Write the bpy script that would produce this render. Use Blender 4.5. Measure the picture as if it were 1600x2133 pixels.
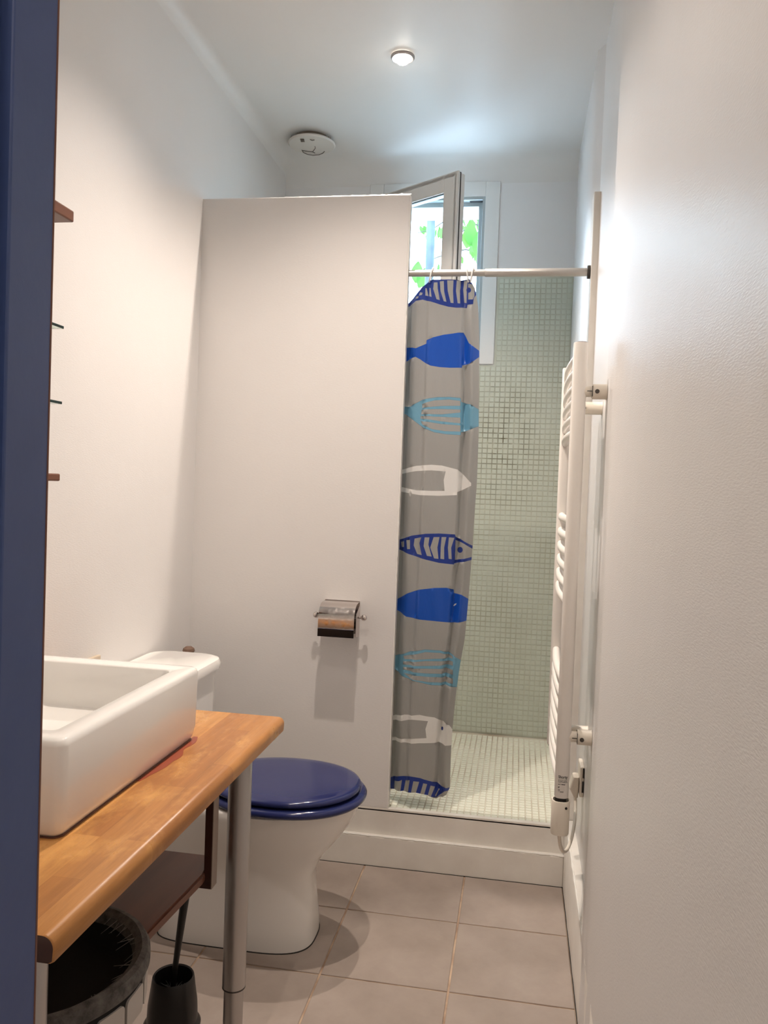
import bpy, bmesh, math, random
from mathutils import Vector, Matrix, noise
from mathutils.geometry import delaunay_2d_cdt
random.seed(7)
PI = math.pi
for o in list(bpy.data.objects): bpy.data.objects.remove(o)
scene = bpy.context.scene
col = scene.collection

# ---------------------------------------------------------------- camera
F = 1688.55                                   # focal length in pixels of the 1600 x 2133 frame
AX = [Vector((0.9857145, 0.16442623, 0.036482)),      # right
      Vector((0.04090404, -0.02358746, -0.99888462)), # down
      Vector((-0.16338231, 0.98610732, -0.0299762))]  # forward
CP = Vector((0.0, 0.0, 1.2694))
cam = bpy.data.cameras.new('camera'); co = bpy.data.objects.new('camera', cam); col.objects.link(co)
m = Matrix.Identity(4)
for i in range(3):
    m[i][0] = AX[0][i]; m[i][1] = -AX[1][i]; m[i][2] = -AX[2][i]; m[i][3] = CP[i]
co.matrix_world = m
cam.sensor_fit = 'HORIZONTAL'; cam.sensor_width = 36; cam.lens = 36*F/1600
cam.clip_start = 0.02; cam.clip_end = 200
scene.camera = co

# ---------------------------------------------------------------- world, light, exposure
w = bpy.data.worlds.new('sky'); scene.world = w; w.use_nodes = True
nt = w.node_tree; nt.nodes.clear()
sky = nt.nodes.new('ShaderNodeTexSky'); sky.sky_type = 'NISHITA'; sky.sun_disc = False
sky.sun_elevation = math.radians(50); sky.sun_rotation = math.radians(200); sky.air_density = 1.0; sky.dust_density = 3.0
mixn = nt.nodes.new('ShaderNodeMixRGB'); mixn.inputs[0].default_value = 0.72; mixn.inputs[2].default_value = (0.42, 0.60, 0.76, 1)
hsv = nt.nodes.new('ShaderNodeHueSaturation'); hsv.inputs['Saturation'].default_value = 0.6; hsv.inputs['Value'].default_value = 0.16
bg = nt.nodes.new('ShaderNodeBackground'); bg.inputs[1].default_value = 23.0
out = nt.nodes.new('ShaderNodeOutputWorld')
nt.links.new(sky.outputs[0], hsv.inputs['Color']); nt.links.new(hsv.outputs[0], mixn.inputs[1])
nt.links.new(mixn.outputs[0], bg.inputs[0]); nt.links.new(bg.outputs[0], out.inputs[0])
vs = scene.view_settings
vs.view_transform = 'Standard'; vs.look = 'None'; vs.exposure = 0.0; vs.gamma = 1.0; vs.use_curve_mapping = False
SPOT_W = 84.0
WARM = (1.0, 0.87, 0.77)

# ---------------------------------------------------------------- helpers
def ray(px, py):
    d = AX[0]*((px-800)/F) + AX[1]*((py-1066.5)/F) + AX[2]
    return d
def onY(px, py, y):
    d = ray(px, py); return CP + d*(y/d.y)

def mat(name, color=(0.8,0.8,0.8), rough=0.5, metal=0.0, **k):
    mt = bpy.data.materials.new(name); mt.use_nodes = True
    b = mt.node_tree.nodes['Principled BSDF']
    b.inputs['Base Color'].default_value = (*color, 1); b.inputs['Roughness'].default_value = rough
    b.inputs['Metallic'].default_value = metal
    for a, v in k.items():
        b.inputs[a.replace('_', ' ')].default_value = v
    return mt
def N(mt, t): return mt.node_tree.nodes.new(t)
def L(mt, a, b): mt.node_tree.links.new(a, b)
def BS(mt): return mt.node_tree.nodes['Principled BSDF']
def coords(mt, scale=(1,1,1), rot=(0,0,0)):
    tc = N(mt, 'ShaderNodeTexCoord'); mp = N(mt, 'ShaderNodeMapping')
    mp.inputs['Scale'].default_value = scale; mp.inputs['Rotation'].default_value = rot
    L(mt, tc.outputs['Object'], mp.inputs[0]); return mp.outputs[0]
def noise_tex(mt, scale, detail=4, rough=0.5, vec=None):
    n = N(mt, 'ShaderNodeTexNoise'); n.inputs['Scale'].default_value = scale
    n.inputs['Detail'].default_value = detail; n.inputs['Roughness'].default_value = rough
    L(mt, vec if vec else coords(mt), n.inputs['Vector']); return n.outputs[0]
def ramp(mt, fac, stops):
    r = N(mt, 'ShaderNodeValToRGB'); e = r.color_ramp.elements
    while len(e) < len(stops): e.new(0.5)
    for i, (p, c) in enumerate(stops):
        e[i].position = p; e[i].color = (*c, 1)
    L(mt, fac, r.inputs[0]); return r.outputs[0]
def bump(mt, h, strength=0.2, dist=0.002, prev=None):
    b = N(mt, 'ShaderNodeBump'); b.inputs['Strength'].default_value = strength; b.inputs['Distance'].default_value = dist
    L(mt, h, b.inputs['Height'])
    if prev: L(mt, prev, b.inputs['Normal'])
    return b.outputs[0]
def vary(mt, c1, c2, scale=6, bumps=None):
    L(mt, ramp(mt, noise_tex(mt, scale), [(0.3, c1), (0.7, c2)]), BS(mt).inputs['Base Color'])

def set_tag(o, label=None, cat=None, group=None, kind=None):
    if label: o['label'] = label
    if cat: o['category'] = cat
    if group: o['group'] = group
    if kind: o['kind'] = kind
    return o
def empty(name, loc, label=None, cat=None, group=None, kind=None):
    o = bpy.data.objects.new(name, None); o.empty_display_size = 0.05; col.objects.link(o); o.location = loc
    return set_tag(o, label, cat, group, kind)
def wloc(o):
    v = Vector((0,0,0))
    while o: v += o.location; o = o.parent
    return v
def link(name, me, mats, parent=None, origin=None):
    """me is in world coordinates; the object gets its origin at `origin` (world) or its bottom centre"""
    if origin is None:
        xs = [v.co for v in me.vertices]
        lo = Vector((min(v.x for v in xs), min(v.y for v in xs), min(v.z for v in xs)))
        hi = Vector((max(v.x for v in xs), max(v.y for v in xs), max(v.z for v in xs)))
        origin = Vector(((lo.x+hi.x)/2, (lo.y+hi.y)/2, lo.z))
    origin = Vector(origin)
    me.transform(Matrix.Translation(-origin))
    for x in (mats if isinstance(mats, (list, tuple)) else [mats]): me.materials.append(x)
    o = bpy.data.objects.new(name, me); col.objects.link(o)
    o.parent = parent; o.location = origin - (wloc(parent) if parent else Vector((0,0,0)))
    return o
def obj(name, bm, mats, parent=None, smooth=False, angle=35, origin=None):
    bmesh.ops.recalc_face_normals(bm, faces=bm.faces)
    me = bpy.data.meshes.new(name)
    if smooth:
        for f in bm.faces: f.smooth = True
        for e in bm.edges:
            if len(e.link_faces) == 2 and e.calc_face_angle(0) > math.radians(angle): e.smooth = False
    bm.to_mesh(me); bm.free()
    return link(name, me, mats, parent, origin)
def structure(name, bm, mats, **k):
    o = obj(name, bm, mats, **k); o['kind'] = 'structure'; return o

def box(bm, x0, x1, y0, y1, z0, z1, bev=0.0, seg=2):
    b2 = bmesh.new(); bmesh.ops.create_cube(b2, size=1)
    for v in b2.verts:
        v.co = Vector(((x0+x1)/2+v.co.x*(x1-x0), (y0+y1)/2+v.co.y*(y1-y0), (z0+z1)/2+v.co.z*(z1-z0)))
    if bev: bmesh.ops.bevel(b2, geom=b2.edges[:], offset=bev, segments=seg, affect='EDGES', profile=0.5)
    me = bpy.data.meshes.new('t'); b2.to_mesh(me); b2.free(); bm.from_mesh(me); bpy.data.meshes.remove(me)
    return bm
def loft(bm, rings, cap0=True, cap1=True):
    vr = [[bm.verts.new(p) for p in r] for r in rings]; n = len(rings[0])
    for a, b in zip(vr, vr[1:]):
        for i in range(n): bm.faces.new((a[i], a[(i+1)%n], b[(i+1)%n], b[i]))
    if cap0: bm.faces.new(vr[0][::-1])
    if cap1: bm.faces.new(vr[-1])
    return bm
def tube(bm, pts, r, n=12, caps=True):
    pts = [Vector(p) for p in pts]; rings = []; up = None
    for i, p in enumerate(pts):
        t = (pts[min(i+1, len(pts)-1)] - pts[max(i-1, 0)]).normalized()
        if up is None: up = Vector((0,0,1)) if abs(t.z) < 0.9 else Vector((1,0,0))
        s = t.cross(up).normalized(); up = s.cross(t).normalized()
        rr = r[i] if isinstance(r, (list, tuple)) else r
        rings.append([p + s*rr*math.cos(2*PI*k/n) + up*rr*math.sin(2*PI*k/n) for k in range(n)])
    return loft(bm, rings, caps, caps)
def lathe(bm, prof, c, n=40, ax='z', cap0=True, cap1=True):
    rings = []
    for r, h in prof:
        ring = []
        for k in range(n):
            a = 2*PI*k/n; u, v = r*math.cos(a), r*math.sin(a)
            p = {'z': (u, v, h), 'y': (u, h, -v), 'x': (h, u, v)}[ax]
            ring.append(Vector(c)+Vector(p))
        rings.append(ring)
    return loft(bm, rings, cap0, cap1)
def rrect(x0, x1, y0, y1, r, z, n=6):
    r = max(1e-4, min(r, (x1-x0)/2-1e-4, (y1-y0)/2-1e-4)); pts = []
    for cx, cy, a0 in ((x1-r, y1-r, 0), (x0+r, y1-r, PI/2), (x0+r, y0+r, PI), (x1-r, y0+r, 3*PI/2)):
        for k in range(n+1):
            a = a0+PI/2*k/n; pts.append(Vector((cx+r*math.cos(a), cy+r*math.sin(a), z)))
    return pts
def prism(bm, poly, d):
    """poly: list of Vectors, extruded by vector d"""
    return loft(bm, [[Vector(p) for p in poly], [Vector(p)+Vector(d) for p in poly]])

# ---------------------------------------------------------------- materials
def wall_paint(name, c, rough=0.42, rib=0.35, axis='z', spec=0.5):
    mt = mat(name, c, rough); b = BS(mt); b.inputs['Specular IOR Level'].default_value = spec
    c2 = tuple(x*0.965 for x in c); vary(mt, c, c2, 1.6)
    sc = {'z': (110, 110, 520), 'flat': (120, 120, 120)}[axis]
    n1 = noise_tex(mt, 1.0, 2, 0.5, coords(mt, sc))
    n2 = noise_tex(mt, 3.5, 3, 0.5)
    L(mt, bump(mt, n1, rib, 0.0007, bump(mt, n2, 0.25, 0.01)), b.inputs['Normal'])
    return mt
M_wall = wall_paint('white_textured_wallpaper', (0.775, 0.755, 0.735), 0.42, 0.45)
M_wall_r = wall_paint('white_satin_wallpaper', (0.765, 0.75, 0.735), 0.38, 0.55)
M_smooth = wall_paint('white_smooth_paint', (0.82, 0.815, 0.81), 0.38, 0.10, 'flat')
M_ceil = wall_paint('white_ceiling_paint', (0.80, 0.79, 0.77), 0.5, 0.08, 'flat')
M_trim = mat('white_gloss_paint', (0.83, 0.80, 0.74), 0.3); vary(M_trim, (0.84, 0.81, 0.75), (0.76, 0.72, 0.66), 9)
L(M_trim, bump(M_trim, noise_tex(M_trim, 45, 3), 0.25, 0.002), BS(M_trim).inputs['Normal'])
M_upvc = mat('white_window_plastic', (0.80, 0.80, 0.78), 0.35)
M_blue = mat('blue_door_paint', (0.048, 0.085, 0.23), 0.45); vary(M_blue, (0.047, 0.084, 0.23), (0.06, 0.10, 0.26), 5)
L(M_blue, bump(M_blue, noise_tex(M_blue, 60, 4), 0.3, 0.001), BS(M_blue).inputs['Normal'])
M_worn = mat('worn_brown_edge', (0.22, 0.10, 0.07), 0.6)
M_tile = mat('taupe_floor_tile', (0.3, 0.25, 0.21), 0.42)
L(M_tile, ramp(M_tile, noise_tex(M_tile, 5, 6, 0.6), [(0.25, (0.30, 0.245, 0.205)), (0.55, (0.38, 0.315, 0.27)), (0.8, (0.44, 0.375, 0.32))]), BS(M_tile).inputs['Base Color'])
L(M_tile, bump(M_tile, noise_tex(M_tile, 120, 3), 0.15, 0.001), BS(M_tile).inputs['Normal'])
M_grout = mat('sandy_grout', (0.52, 0.38, 0.27), 0.8); vary(M_grout, (0.60, 0.45, 0.32), (0.30, 0.19, 0.13), 14)
def mosaic(name, c, d, rough):
    mt = mat(name, c, rough); oi = N(mt, 'ShaderNodeObjectInfo')
    n = noise_tex(mt, 7, 4); L(mt, ramp(mt, n, [(0.3, c), (0.7, d)]), BS(mt).inputs['Base Color'])
    return mt
M_mos = mosaic('pale_green_mosaic', (0.62, 0.665, 0.575), (0.56, 0.60, 0.51), 0.22)
M_mosf = mosaic('cream_green_mosaic', (0.84, 0.84, 0.73), (0.77, 0.79, 0.67), 0.25)
M_mgrout = mat('mosaic_grout', (0.42, 0.42, 0.33), 0.8)
def grout_nodes(mt):
    base = ramp(mt, noise_tex(mt, 5, 5, 0.6), [(0.35, (0.60, 0.63, 0.54)), (0.65, (0.49, 0.50, 0.40))])
    tc = N(mt, 'ShaderNodeTexCoord'); mp = N(mt, 'ShaderNodeMapping'); mp.vector_type = 'POINT'
    mp.inputs['Location'].default_value = (0.08*4.5, -3.62*4.5, -1.50*2.6); mp.inputs['Scale'].default_value = (4.5, 4.5, 2.6)
    g = N(mt, 'ShaderNodeTexGradient'); g.gradient_type = 'SPHERICAL'; L(mt, tc.outputs['Object'], mp.inputs[0]); L(mt, mp.outputs[0], g.inputs[0])
    ml = N(mt, 'ShaderNodeMath'); ml.operation = 'MULTIPLY'; L(mt, g.outputs[1], ml.inputs[0]); L(mt, ramp(mt, noise_tex(mt, 16, 4, 0.6), [(0.35, (0,0,0)), (0.6, (1,1,1))]), ml.inputs[1])
    mxr = N(mt, 'ShaderNodeMixRGB'); L(mt, ml.outputs[0], mxr.inputs[0]); L(mt, base, mxr.inputs[1]); mxr.inputs[2].default_value = (0.10, 0.085, 0.04, 1)
    L(mt, mxr.outputs[0], BS(mt).inputs['Base Color'])
grout_nodes(M_mgrout)
M_fgrout = mat('shower_floor_grout', (0.5, 0.45, 0.36), 0.8); vary(M_fgrout, (0.66, 0.64, 0.54), (0.42, 0.36, 0.27), 5)
M_ceramic = mat('white_ceramic', (0.86, 0.84, 0.80), 0.12); BS(M_ceramic).inputs['Coat Weight'].default_value = 0.3
M_navy = mat('navy_gloss_lacquer', (0.018, 0.026, 0.105), 0.12); BS(M_navy).inputs['Coat Weight'].default_value = 0.1; BS(M_navy).inputs['Specular IOR Level'].default_value = 0.38
M_chrome = mat('chrome', (0.62, 0.57, 0.54), 0.16, 1.0)
L(M_chrome, ramp(M_chrome, noise_tex(M_chrome, 60, 4), [(0.35, (0.07,)*3), (0.7, (0.26,)*3)]), BS(M_chrome).inputs['Roughness'])
M_steel = mat('brushed_steel_leg', (0.50, 0.485, 0.475), 0.33, 0.92)
M_black = mat('black_plastic', (0.012, 0.011, 0.011), 0.38)
M_bristle = mat('black_bristle', (0.02, 0.02, 0.02), 0.5)
M_rad = mat('cream_white_enamel', (0.86, 0.82, 0.765), 0.28)
M_bracket = mat('cream_plastic', (0.80, 0.735, 0.63), 0.4)
M_rod = mat('grey_aluminium', (0.55, 0.53, 0.50), 0.35, 0.6)
M_white_pl = mat('white_plastic', (0.82, 0.82, 0.80), 0.35)
M_dark = mat('dark_gap', (0.015, 0.012, 0.01), 0.6)
M_ink = mat('black_ink', (0.03, 0.03, 0.03), 0.6)
M_inkg = mat('brown_grey_ink', (0.10, 0.085, 0.07), 0.7)
M_glass = mat('window_glass', (1, 1, 1), 0.0, Transmission_Weight=1.0, IOR=1.45)
def thin_glass(mt):
    t = mt.node_tree; b = BS(mt); tr = N(mt, 'ShaderNodeBsdfTransparent'); tr.inputs[0].default_value = (0.93, 0.97, 0.97, 1)
    gl = N(mt, 'ShaderNodeBsdfGlossy'); gl.inputs['Roughness'].default_value = 0.02
    mx = N(mt, 'ShaderNodeMixShader'); mx.inputs[0].default_value = 0.05
    L(mt, tr.outputs[0], mx.inputs[1]); L(mt, gl.outputs[0], mx.inputs[2])
    L(mt, mx.outputs[0], t.nodes['Material Output'].inputs[0]); t.nodes.remove(b)
thin_glass(M_glass)
M_shglass = mat('green_tinted_glass', (0.60, 0.80, 0.70), 0.03, Transmission_Weight=1.0, IOR=1.5)
M_shedge = mat('dark_glass_edge', (0.012, 0.03, 0.025), 0.15)
M_brown = mat('red_brown_wood', (0.24, 0.085, 0.04), 0.4)
L(M_brown, ramp(M_brown, noise_tex(M_brown, 1, 4, 0.5, coords(M_brown, (30, 3, 30))), [(0.3, (0.17, 0.062, 0.030)), (0.7, (0.115, 0.040, 0.020))]), BS(M_brown).inputs['Base Color'])
M_shelfwood = mat('dark_brown_board', (0.17, 0.062, 0.032), 0.4)
L(M_shelfwood, ramp(M_shelfwood, noise_tex(M_shelfwood, 1, 4, 0.5, coords(M_shelfwood, (25, 3, 25))), [(0.3, (0.16, 0.055, 0.027)), (0.7, (0.095, 0.032, 0.016))]), BS(M_shelfwood).inputs['Base Color'])
# worktop: glued staves running along Y, each a tone of its own, knots and a sheen of oil
M_wood = mat('oiled_block_worktop', (0.5, 0.25, 0.1), 0.3)
def worktop_nodes(mt):
    b = BS(mt); tc = coords(mt, (1, 1, 1), (0, 0, PI/2))
    br = N(mt, 'ShaderNodeTexBrick'); L(mt, tc, br.inputs['Vector'])
    br.inputs['Scale'].default_value = 1; br.inputs['Brick Width'].default_value = 0.34; br.inputs['Row Height'].default_value = 0.043
    br.inputs['Mortar Size'].default_value = 0.0002; br.inputs['Mortar Smooth'].default_value = 0.6; br.offset = 0.37
    br.inputs['Color1'].default_value = (0.60, 0.29, 0.088, 1); br.inputs['Color2'].default_value = (0.40, 0.165, 0.046, 1)
    br.inputs['Mortar'].default_value = (0.28, 0.12, 0.04, 1)
    g = noise_tex(mt, 1.0, 7, 0.65, coords(mt, (60, 4.5, 60)))
    blot = noise_tex(mt, 7, 5, 0.6, coords(mt, (2.2, 1, 1)))
    gr = ramp(mt, g, [(0.3, (0.72, 0.66, 0.58)), (0.7, (1.12, 1.1, 1.05))])
    m1 = N(mt, 'ShaderNodeMixRGB'); m1.blend_type = 'MULTIPLY'; m1.inputs[0].default_value = 0.9
    L(mt, br.outputs['Color'], m1.inputs[1]); L(mt, gr, m1.inputs[2])
    m2 = N(mt, 'ShaderNodeMixRGB'); m2.inputs[2].default_value = (0.80, 0.43, 0.14, 1)
    L(mt, ramp(mt, blot, [(0.5, (0, 0, 0)), (0.72, (0.75,)*3)]), m2.inputs[0]); L(mt, m1.outputs[0], m2.inputs[1])
    kn = N(mt, 'ShaderNodeTexVoronoi'); kn.inputs['Scale'].default_value = 1; L(mt, coords(mt, (9, 4.2, 4)), kn.inputs['Vector'])
    m3 = N(mt, 'ShaderNodeMixRGB'); m3.inputs[2].default_value = (0.19, 0.055, 0.02, 1)
    L(mt, ramp(mt, kn.outputs['Distance'], [(0.03, (0.8,)*3), (0.12, (0, 0, 0))]), m3.inputs[0]); L(mt, m2.outputs[0], m3.inputs[1])
    L(mt, m3.outputs[0], b.inputs['Base Color'])
    L(mt, ramp(mt, blot, [(0.3, (0.42,)*3), (0.7, (0.22,)*3)]), b.inputs['Roughness'])
    L(mt, bump(mt, g, 0.18, 0.0015), b.inputs['Normal'])
worktop_nodes(M_wood)
M_stain = mat('red_brown_stain', (0.30, 0.065, 0.03), 0.3); M_endgrain = mat('dark_end_grain', (0.045, 0.014, 0.008), 0.4)
def emis(name, c, s):
    mt = mat(name, c, 0.4); b = BS(mt); b.inputs['Emission Color'].default_value = (*c, 1); b.inputs['Emission Strength'].default_value = s; return mt
M_bulb = emis('lit_bulb', (1.0, 0.93, 0.84), 40.0)
def curtain_mat(name, c, rough=0.33, trans=0.12):
    mt = mat(name, c, rough); b = BS(mt); t = mt.node_tree
    L(mt, bump(mt, noise_tex(mt, 1, 4, 0.6, coords(mt, (40, 40, 14))), 0.55, 0.004), b.inputs['Normal'])
    tl = N(mt, 'ShaderNodeBsdfTranslucent'); tl.inputs[0].default_value = (*c, 1); mx = N(mt, 'ShaderNodeMixShader'); mx.inputs[0].default_value = trans
    L(mt, b.outputs[0], mx.inputs[1]); L(mt, tl.outputs[0], mx.inputs[2]); L(mt, mx.outputs[0], t.nodes['Material Output'].inputs[0])
    return mt
C_base = curtain_mat('grey_curtain_plastic', (0.375, 0.365, 0.345), 0.24, 0.24)
C_blue = curtain_mat('royal_blue_print', (0.010, 0.085, 0.46), 0.3, 0.2)
C_navy = curtain_mat('navy_blue_print', (0.014, 0.040, 0.25), 0.33, 0.12)
C_light = curtain_mat('light_blue_print', (0.175, 0.385, 0.52), 0.33, 0.2)
C_white = curtain_mat('white_print', (0.80, 0.78, 0.75), 0.33, 0.2)
C_line = curtain_mat('thin_grey_line', (0.16, 0.24, 0.30), 0.4, 0.1)
CM = [C_base, C_blue, C_navy, C_light, C_white, C_line]

# ---------------------------------------------------------------- room dimensions
XL, XN, XF, XB = -1.11, 0.19, 0.217, 0.19      # left wall, near right wall, far right wall, baseboard face
YD0, YD1 = 0.58, 0.70                          # door wall
YP = 2.665; YW = 3.62; ZC = 2.72; ZS = 0.19    # partition/step face, back wall, ceiling, shower floor

# floor slab (grout bed) with one object per tile
bm = bmesh.new(); box(bm, XL-0.1, 0.35, YD0, YP, -0.1, 0.0)
floor = structure('floor', bm, M_grout, origin=(0,0,0))
def tile_at(parent, cache, key, x0, x1, y0, y1, z, th, m_, bev, name='tile'):
    if key not in cache:
        b = bmesh.new(); hx, hy = (x1-x0)/2, (y1-y0)/2
        loft(b, [[Vector((-hx,-hy,0)), Vector((hx,-hy,0)), Vector((hx,hy,0)), Vector((-hx,hy,0))],
                 [Vector((-hx,-hy,th-bev)), Vector((hx,-hy,th-bev)), Vector((hx,hy,th-bev)), Vector((-hx,hy,th-bev))],
                 [Vector((-hx+bev,-hy+bev,th)), Vector((hx-bev,-hy+bev,th)), Vector((hx-bev,hy-bev,th)), Vector((-hx+bev,hy-bev,th))]], False, True)
        me = bpy.data.meshes.new(name); b.to_mesh(me); b.free(); me.materials.append(m_); cache[key] = me
    o = bpy.data.objects.new(name, cache[key]); col.objects.link(o); o.parent = parent
    o.location = Vector(((x0+x1)/2, (y0+y1)/2, z)) - wloc(parent); return o
fc = {}
TX, TY, TS, G = -0.1255, 2.0175, 0.3335, 0.0055
xs = sorted([TX+k*TS for k in range(-4, 3)]); ys = [TY+k*TS for k in range(-5, 4)]
for i in range(len(xs)-1):
    for j in range(len(ys)-1):
        x0, x1 = max(xs[i]+G/2, XL+.003), min(xs[i+1]-G/2, XB-.003)
        y0, y1 = max(ys[j]+G/2, YD0+.003), min(ys[j+1]-G/2, 2.641)
        if x1-x0 < 0.02 or y1-y0 < 0.02: continue
        tile_at(floor, fc, (round(x1-x0,4), round(y1-y0,4)), x0, x1, y0, y1, 0.0, 0.003, M_tile, 0.0012)

# walls
bm = bmesh.new(); box(bm, XL-0.12, XL, YD0, YW+0.3, -0.1, ZC+0.1)
structure('wall_left', bm, M_wall, origin=(0,0,0))
bm = bmesh.new()                                # right wall: near part proud, a soft rounded step back, then the far part
prof = [(XN, -1.7)] + [(XN, 1.93)]
for k in range(9):
    t = k/8; prof.append((XN + (XF-XN)*(3*t*t-2*t*t*t), 1.95+0.11*t))
prof += [(XF, 2.70), (XF, 2.72), (0.195, 2.76), (0.195, YW+0.3)]
poly = [Vector((x, y, -0.1)) for x, y in prof] + [Vector((0.4, YW+0.3, -0.1)), Vector((0.4, -1.7, -0.1))]
prism(bm, poly, (0, 0, ZC+0.2)); structure('wall_right', bm, M_wall_r, smooth=True, origin=(0,0,0))
# ceiling with a soft cove along the walls
bm = bmesh.new(); R_b, R_s = 0.10, 0.045; nx, ny = 60, 60
def cz(x, y):
    z = ZC
    for d, r in ((YW-y, R_b), (x-XL, R_s)):
        if d < r: z = min(z, ZC - (r - math.sqrt(max(0, r*r-(r-d)**2))))
    return z
gx = [XL + R_s*(k/8)**1.5 for k in range(9)] + [XL+R_s+(0.195-XL-2*R_s)*k/10 for k in range(1, 10)] + [0.195, 0.24]
gy = [YD0+(YW-R_b-YD0)*k/12 for k in range(12)] + [YW-R_b*(1-k/10)**1.3 for k in range(11)]
vv = [[bm.verts.new((x, y, cz(x, y))) for x in gx] for y in gy]
for a in range(len(gy)-1):
    for b_ in range(len(gx)-1): bm.faces.new((vv[a][b_], vv[a+1][b_], vv[a+1][b_+1], vv[a][b_+1]))
e = bmesh.new(); box(e, XL-0.12, 0.4, YD0, YW+0.3, ZC+0.002, ZC+0.12)
me_ = bpy.data.meshes.new('t'); e.to_mesh(me_); e.free()
for f in bm.faces: f.smooth = True
me = bpy.data.meshes.new('ceiling'); bm.from_mesh(me_); bm.to_mesh(me); bm.free()
ceiling = link('ceiling', me, M_ceil, origin=(0,0,0)); ceiling['kind'] = 'structure'
# back wall with the window hole
WX0, WX1, WZ0, WZ1 = -0.65, -0.198, 1.892, 2.563
bm = bmesh.new()
for a in ((XL-0.1, WX0, -0.1, ZC), (WX1, 0.3, -0.1, ZC), (WX0, WX1, -0.1, WZ0), (WX0, WX1, WZ1, ZC)):
    box(bm, a[0], a[1], YW, YW+0.3, a[2], a[3]+0.1 if a[3] == ZC else a[3])
wall_back = structure('wall_back', bm, M_smooth, origin=(0,0,0))
# step / plinth of the shower, and the partition standing on it
bm = bmesh.new(); box(bm, XL-0.05, XF+0.05, YP, YW+0.05, -0.05, ZS-0.004)
box(bm, XL-0.05, XF+0.02, YP, YP+0.018, ZS-0.01, ZS+0.003, 0.002)
step = structure('floor_shower', bm, [M_trim], origin=(0,0,0))
bm = bmesh.new(); box(bm, XL-0.05, XB+0.0, 2.645, YP+0.005, -0.02, 0.102, 0.004); 
structure('baseboard_back', bm, M_trim)
bm = bmesh.new()
ys_ = [0.72+(2.66-0.72)*k/60 for k in range(61)]
rings = []
for y in ys_:                                   # uneven painted baseboard along the right wall, ledge on top
    j = 0.0016*noise.noise(Vector((y*14, 0, 0)))
    rings.append([Vector((XB+0.0005+j*0.6, y, -0.02)), Vector((XB+j, y, 0.205)), Vector((XB+0.005+j, y, 0.215)), Vector((XF+0.02, y, 0.217+j)), Vector((XF+0.02, y, -0.02))])
loft(bm, rings); structure('baseboard_right', bm, M_trim, smooth=True)
# ragged white bead of filler along the ledge of the baseboards
bm = bmesh.new()
pts = [Vector((XL+(XB-XL)*k/160, 2.648+0.002*noise.noise(Vector((k*.4, 3, 0))), 0.1025)) for k in range(161)]
tube(bm, pts, [0.0045*(0.75+0.6*noise.noise(Vector((k*.55, 0, 5)))) for k in range(161)], 6)
structure('trim_1', bm, mat('filler_and_lit_edge_white', (0.86, 0.84, 0.79), 0.4), smooth=True)
bm = bmesh.new()
pts = [Vector((XB+0.003+0.0015*noise.noise(Vector((k*.4, 9, 0))), 1.2+1.44*k/120, 0.2125)) for k in range(121)]
tube(bm, pts, [0.0035*(0.7+0.7*noise.noise(Vector((k*.3, 1, 5)))) for k in range(121)], 6)
structure('trim_2', bm, bpy.data.materials['filler_and_lit_edge_white'], smooth=True)
bm = bmesh.new(); box(bm, XB-0.0015, XB+0.0005, 0.75, 2.643, 0.0, 0.004); box(bm, XL, XB, 2.6438, 2.6455, 0.0, 0.003)
structure('trim_3', bm, M_dark)
bm = bmesh.new(); box(bm, XL-0.02, -0.392, YP, YP+0.05, ZS, 2.237, 0.004, 2)
structure('wall_partition', bm, M_wall, origin=(0,0,0))
# ragged corner bead on the partition's free edge; white line on top imitates light there
bm = bmesh.new()
pts = [Vector((-0.392, YP+0.003, ZS+(2.23-ZS)*k/150)) for k in range(151)]
tube(bm, pts, [0.0028*(0.8+0.7*noise.noise(Vector((k*.7, 2, 5)))) for k in range(151)], 6)
pts = [Vector((-0.90+0.51*k/80, YP+0.006, 2.2365)) for k in range(81)]
tube(bm, pts, [0.004*(0.6+0.7*noise.noise(Vector((k*.5, 7, 5))))*(0.5+k/110) for k in range(81)], 6)
structure('trim_4', bm, bpy.data.materials['filler_and_lit_edge_white'], smooth=True)
# end board on the right wall, opposite the partition
bm = bmesh.new(); box(bm, 0.196, XF+0.03, YP+0.001, YP+0.075, ZS-0.002, 2.232, 0.003)
structure('trim_5', bm, M_trim)
# door wall: blue lining of the doorway at the left, wall above, hall behind the camera
bm = bmesh.new(); box(bm, XL-0.1, -0.475, YD0, YD1, -0.05, ZC); box(bm, -0.475, XN, YD0, YD1, 2.08, ZC)
structure('wall_front', bm, M_wall, origin=(0,0,0))
door = empty('door_1', (-0.46, 0.64, 0), kind='structure')
bm = bmesh.new(); box(bm, -0.4755, -0.440, 0.638, YD1+0.004, 0.0, 2.08, 0.002)
obj('door_stop', bm, M_blue, door)
bm = bmesh.new(); box(bm, -0.4755, -0.452, YD0-0.005, 0.6385, 0.0, 2.08, 0.001); box(bm, -0.52, -0.4755, YD0-0.018, YD0-0.004, 0.0, 2.13, 0.002)
box(bm, -0.452, XN-0.001, YD0-0.005, 0.6385, 2.045, 2.085, 0.001)
obj('door_frame', bm, M_blue, door)
bm = bmesh.new(); tube(bm, [(-0.4405, YD1+0.0035, z_) for z_ in (0.0, 2.08)], 0.0014, 6)
o = obj('worn_edge', bm, M_worn, door); o['label'] = 'worn brown edge of the blue frame'
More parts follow.
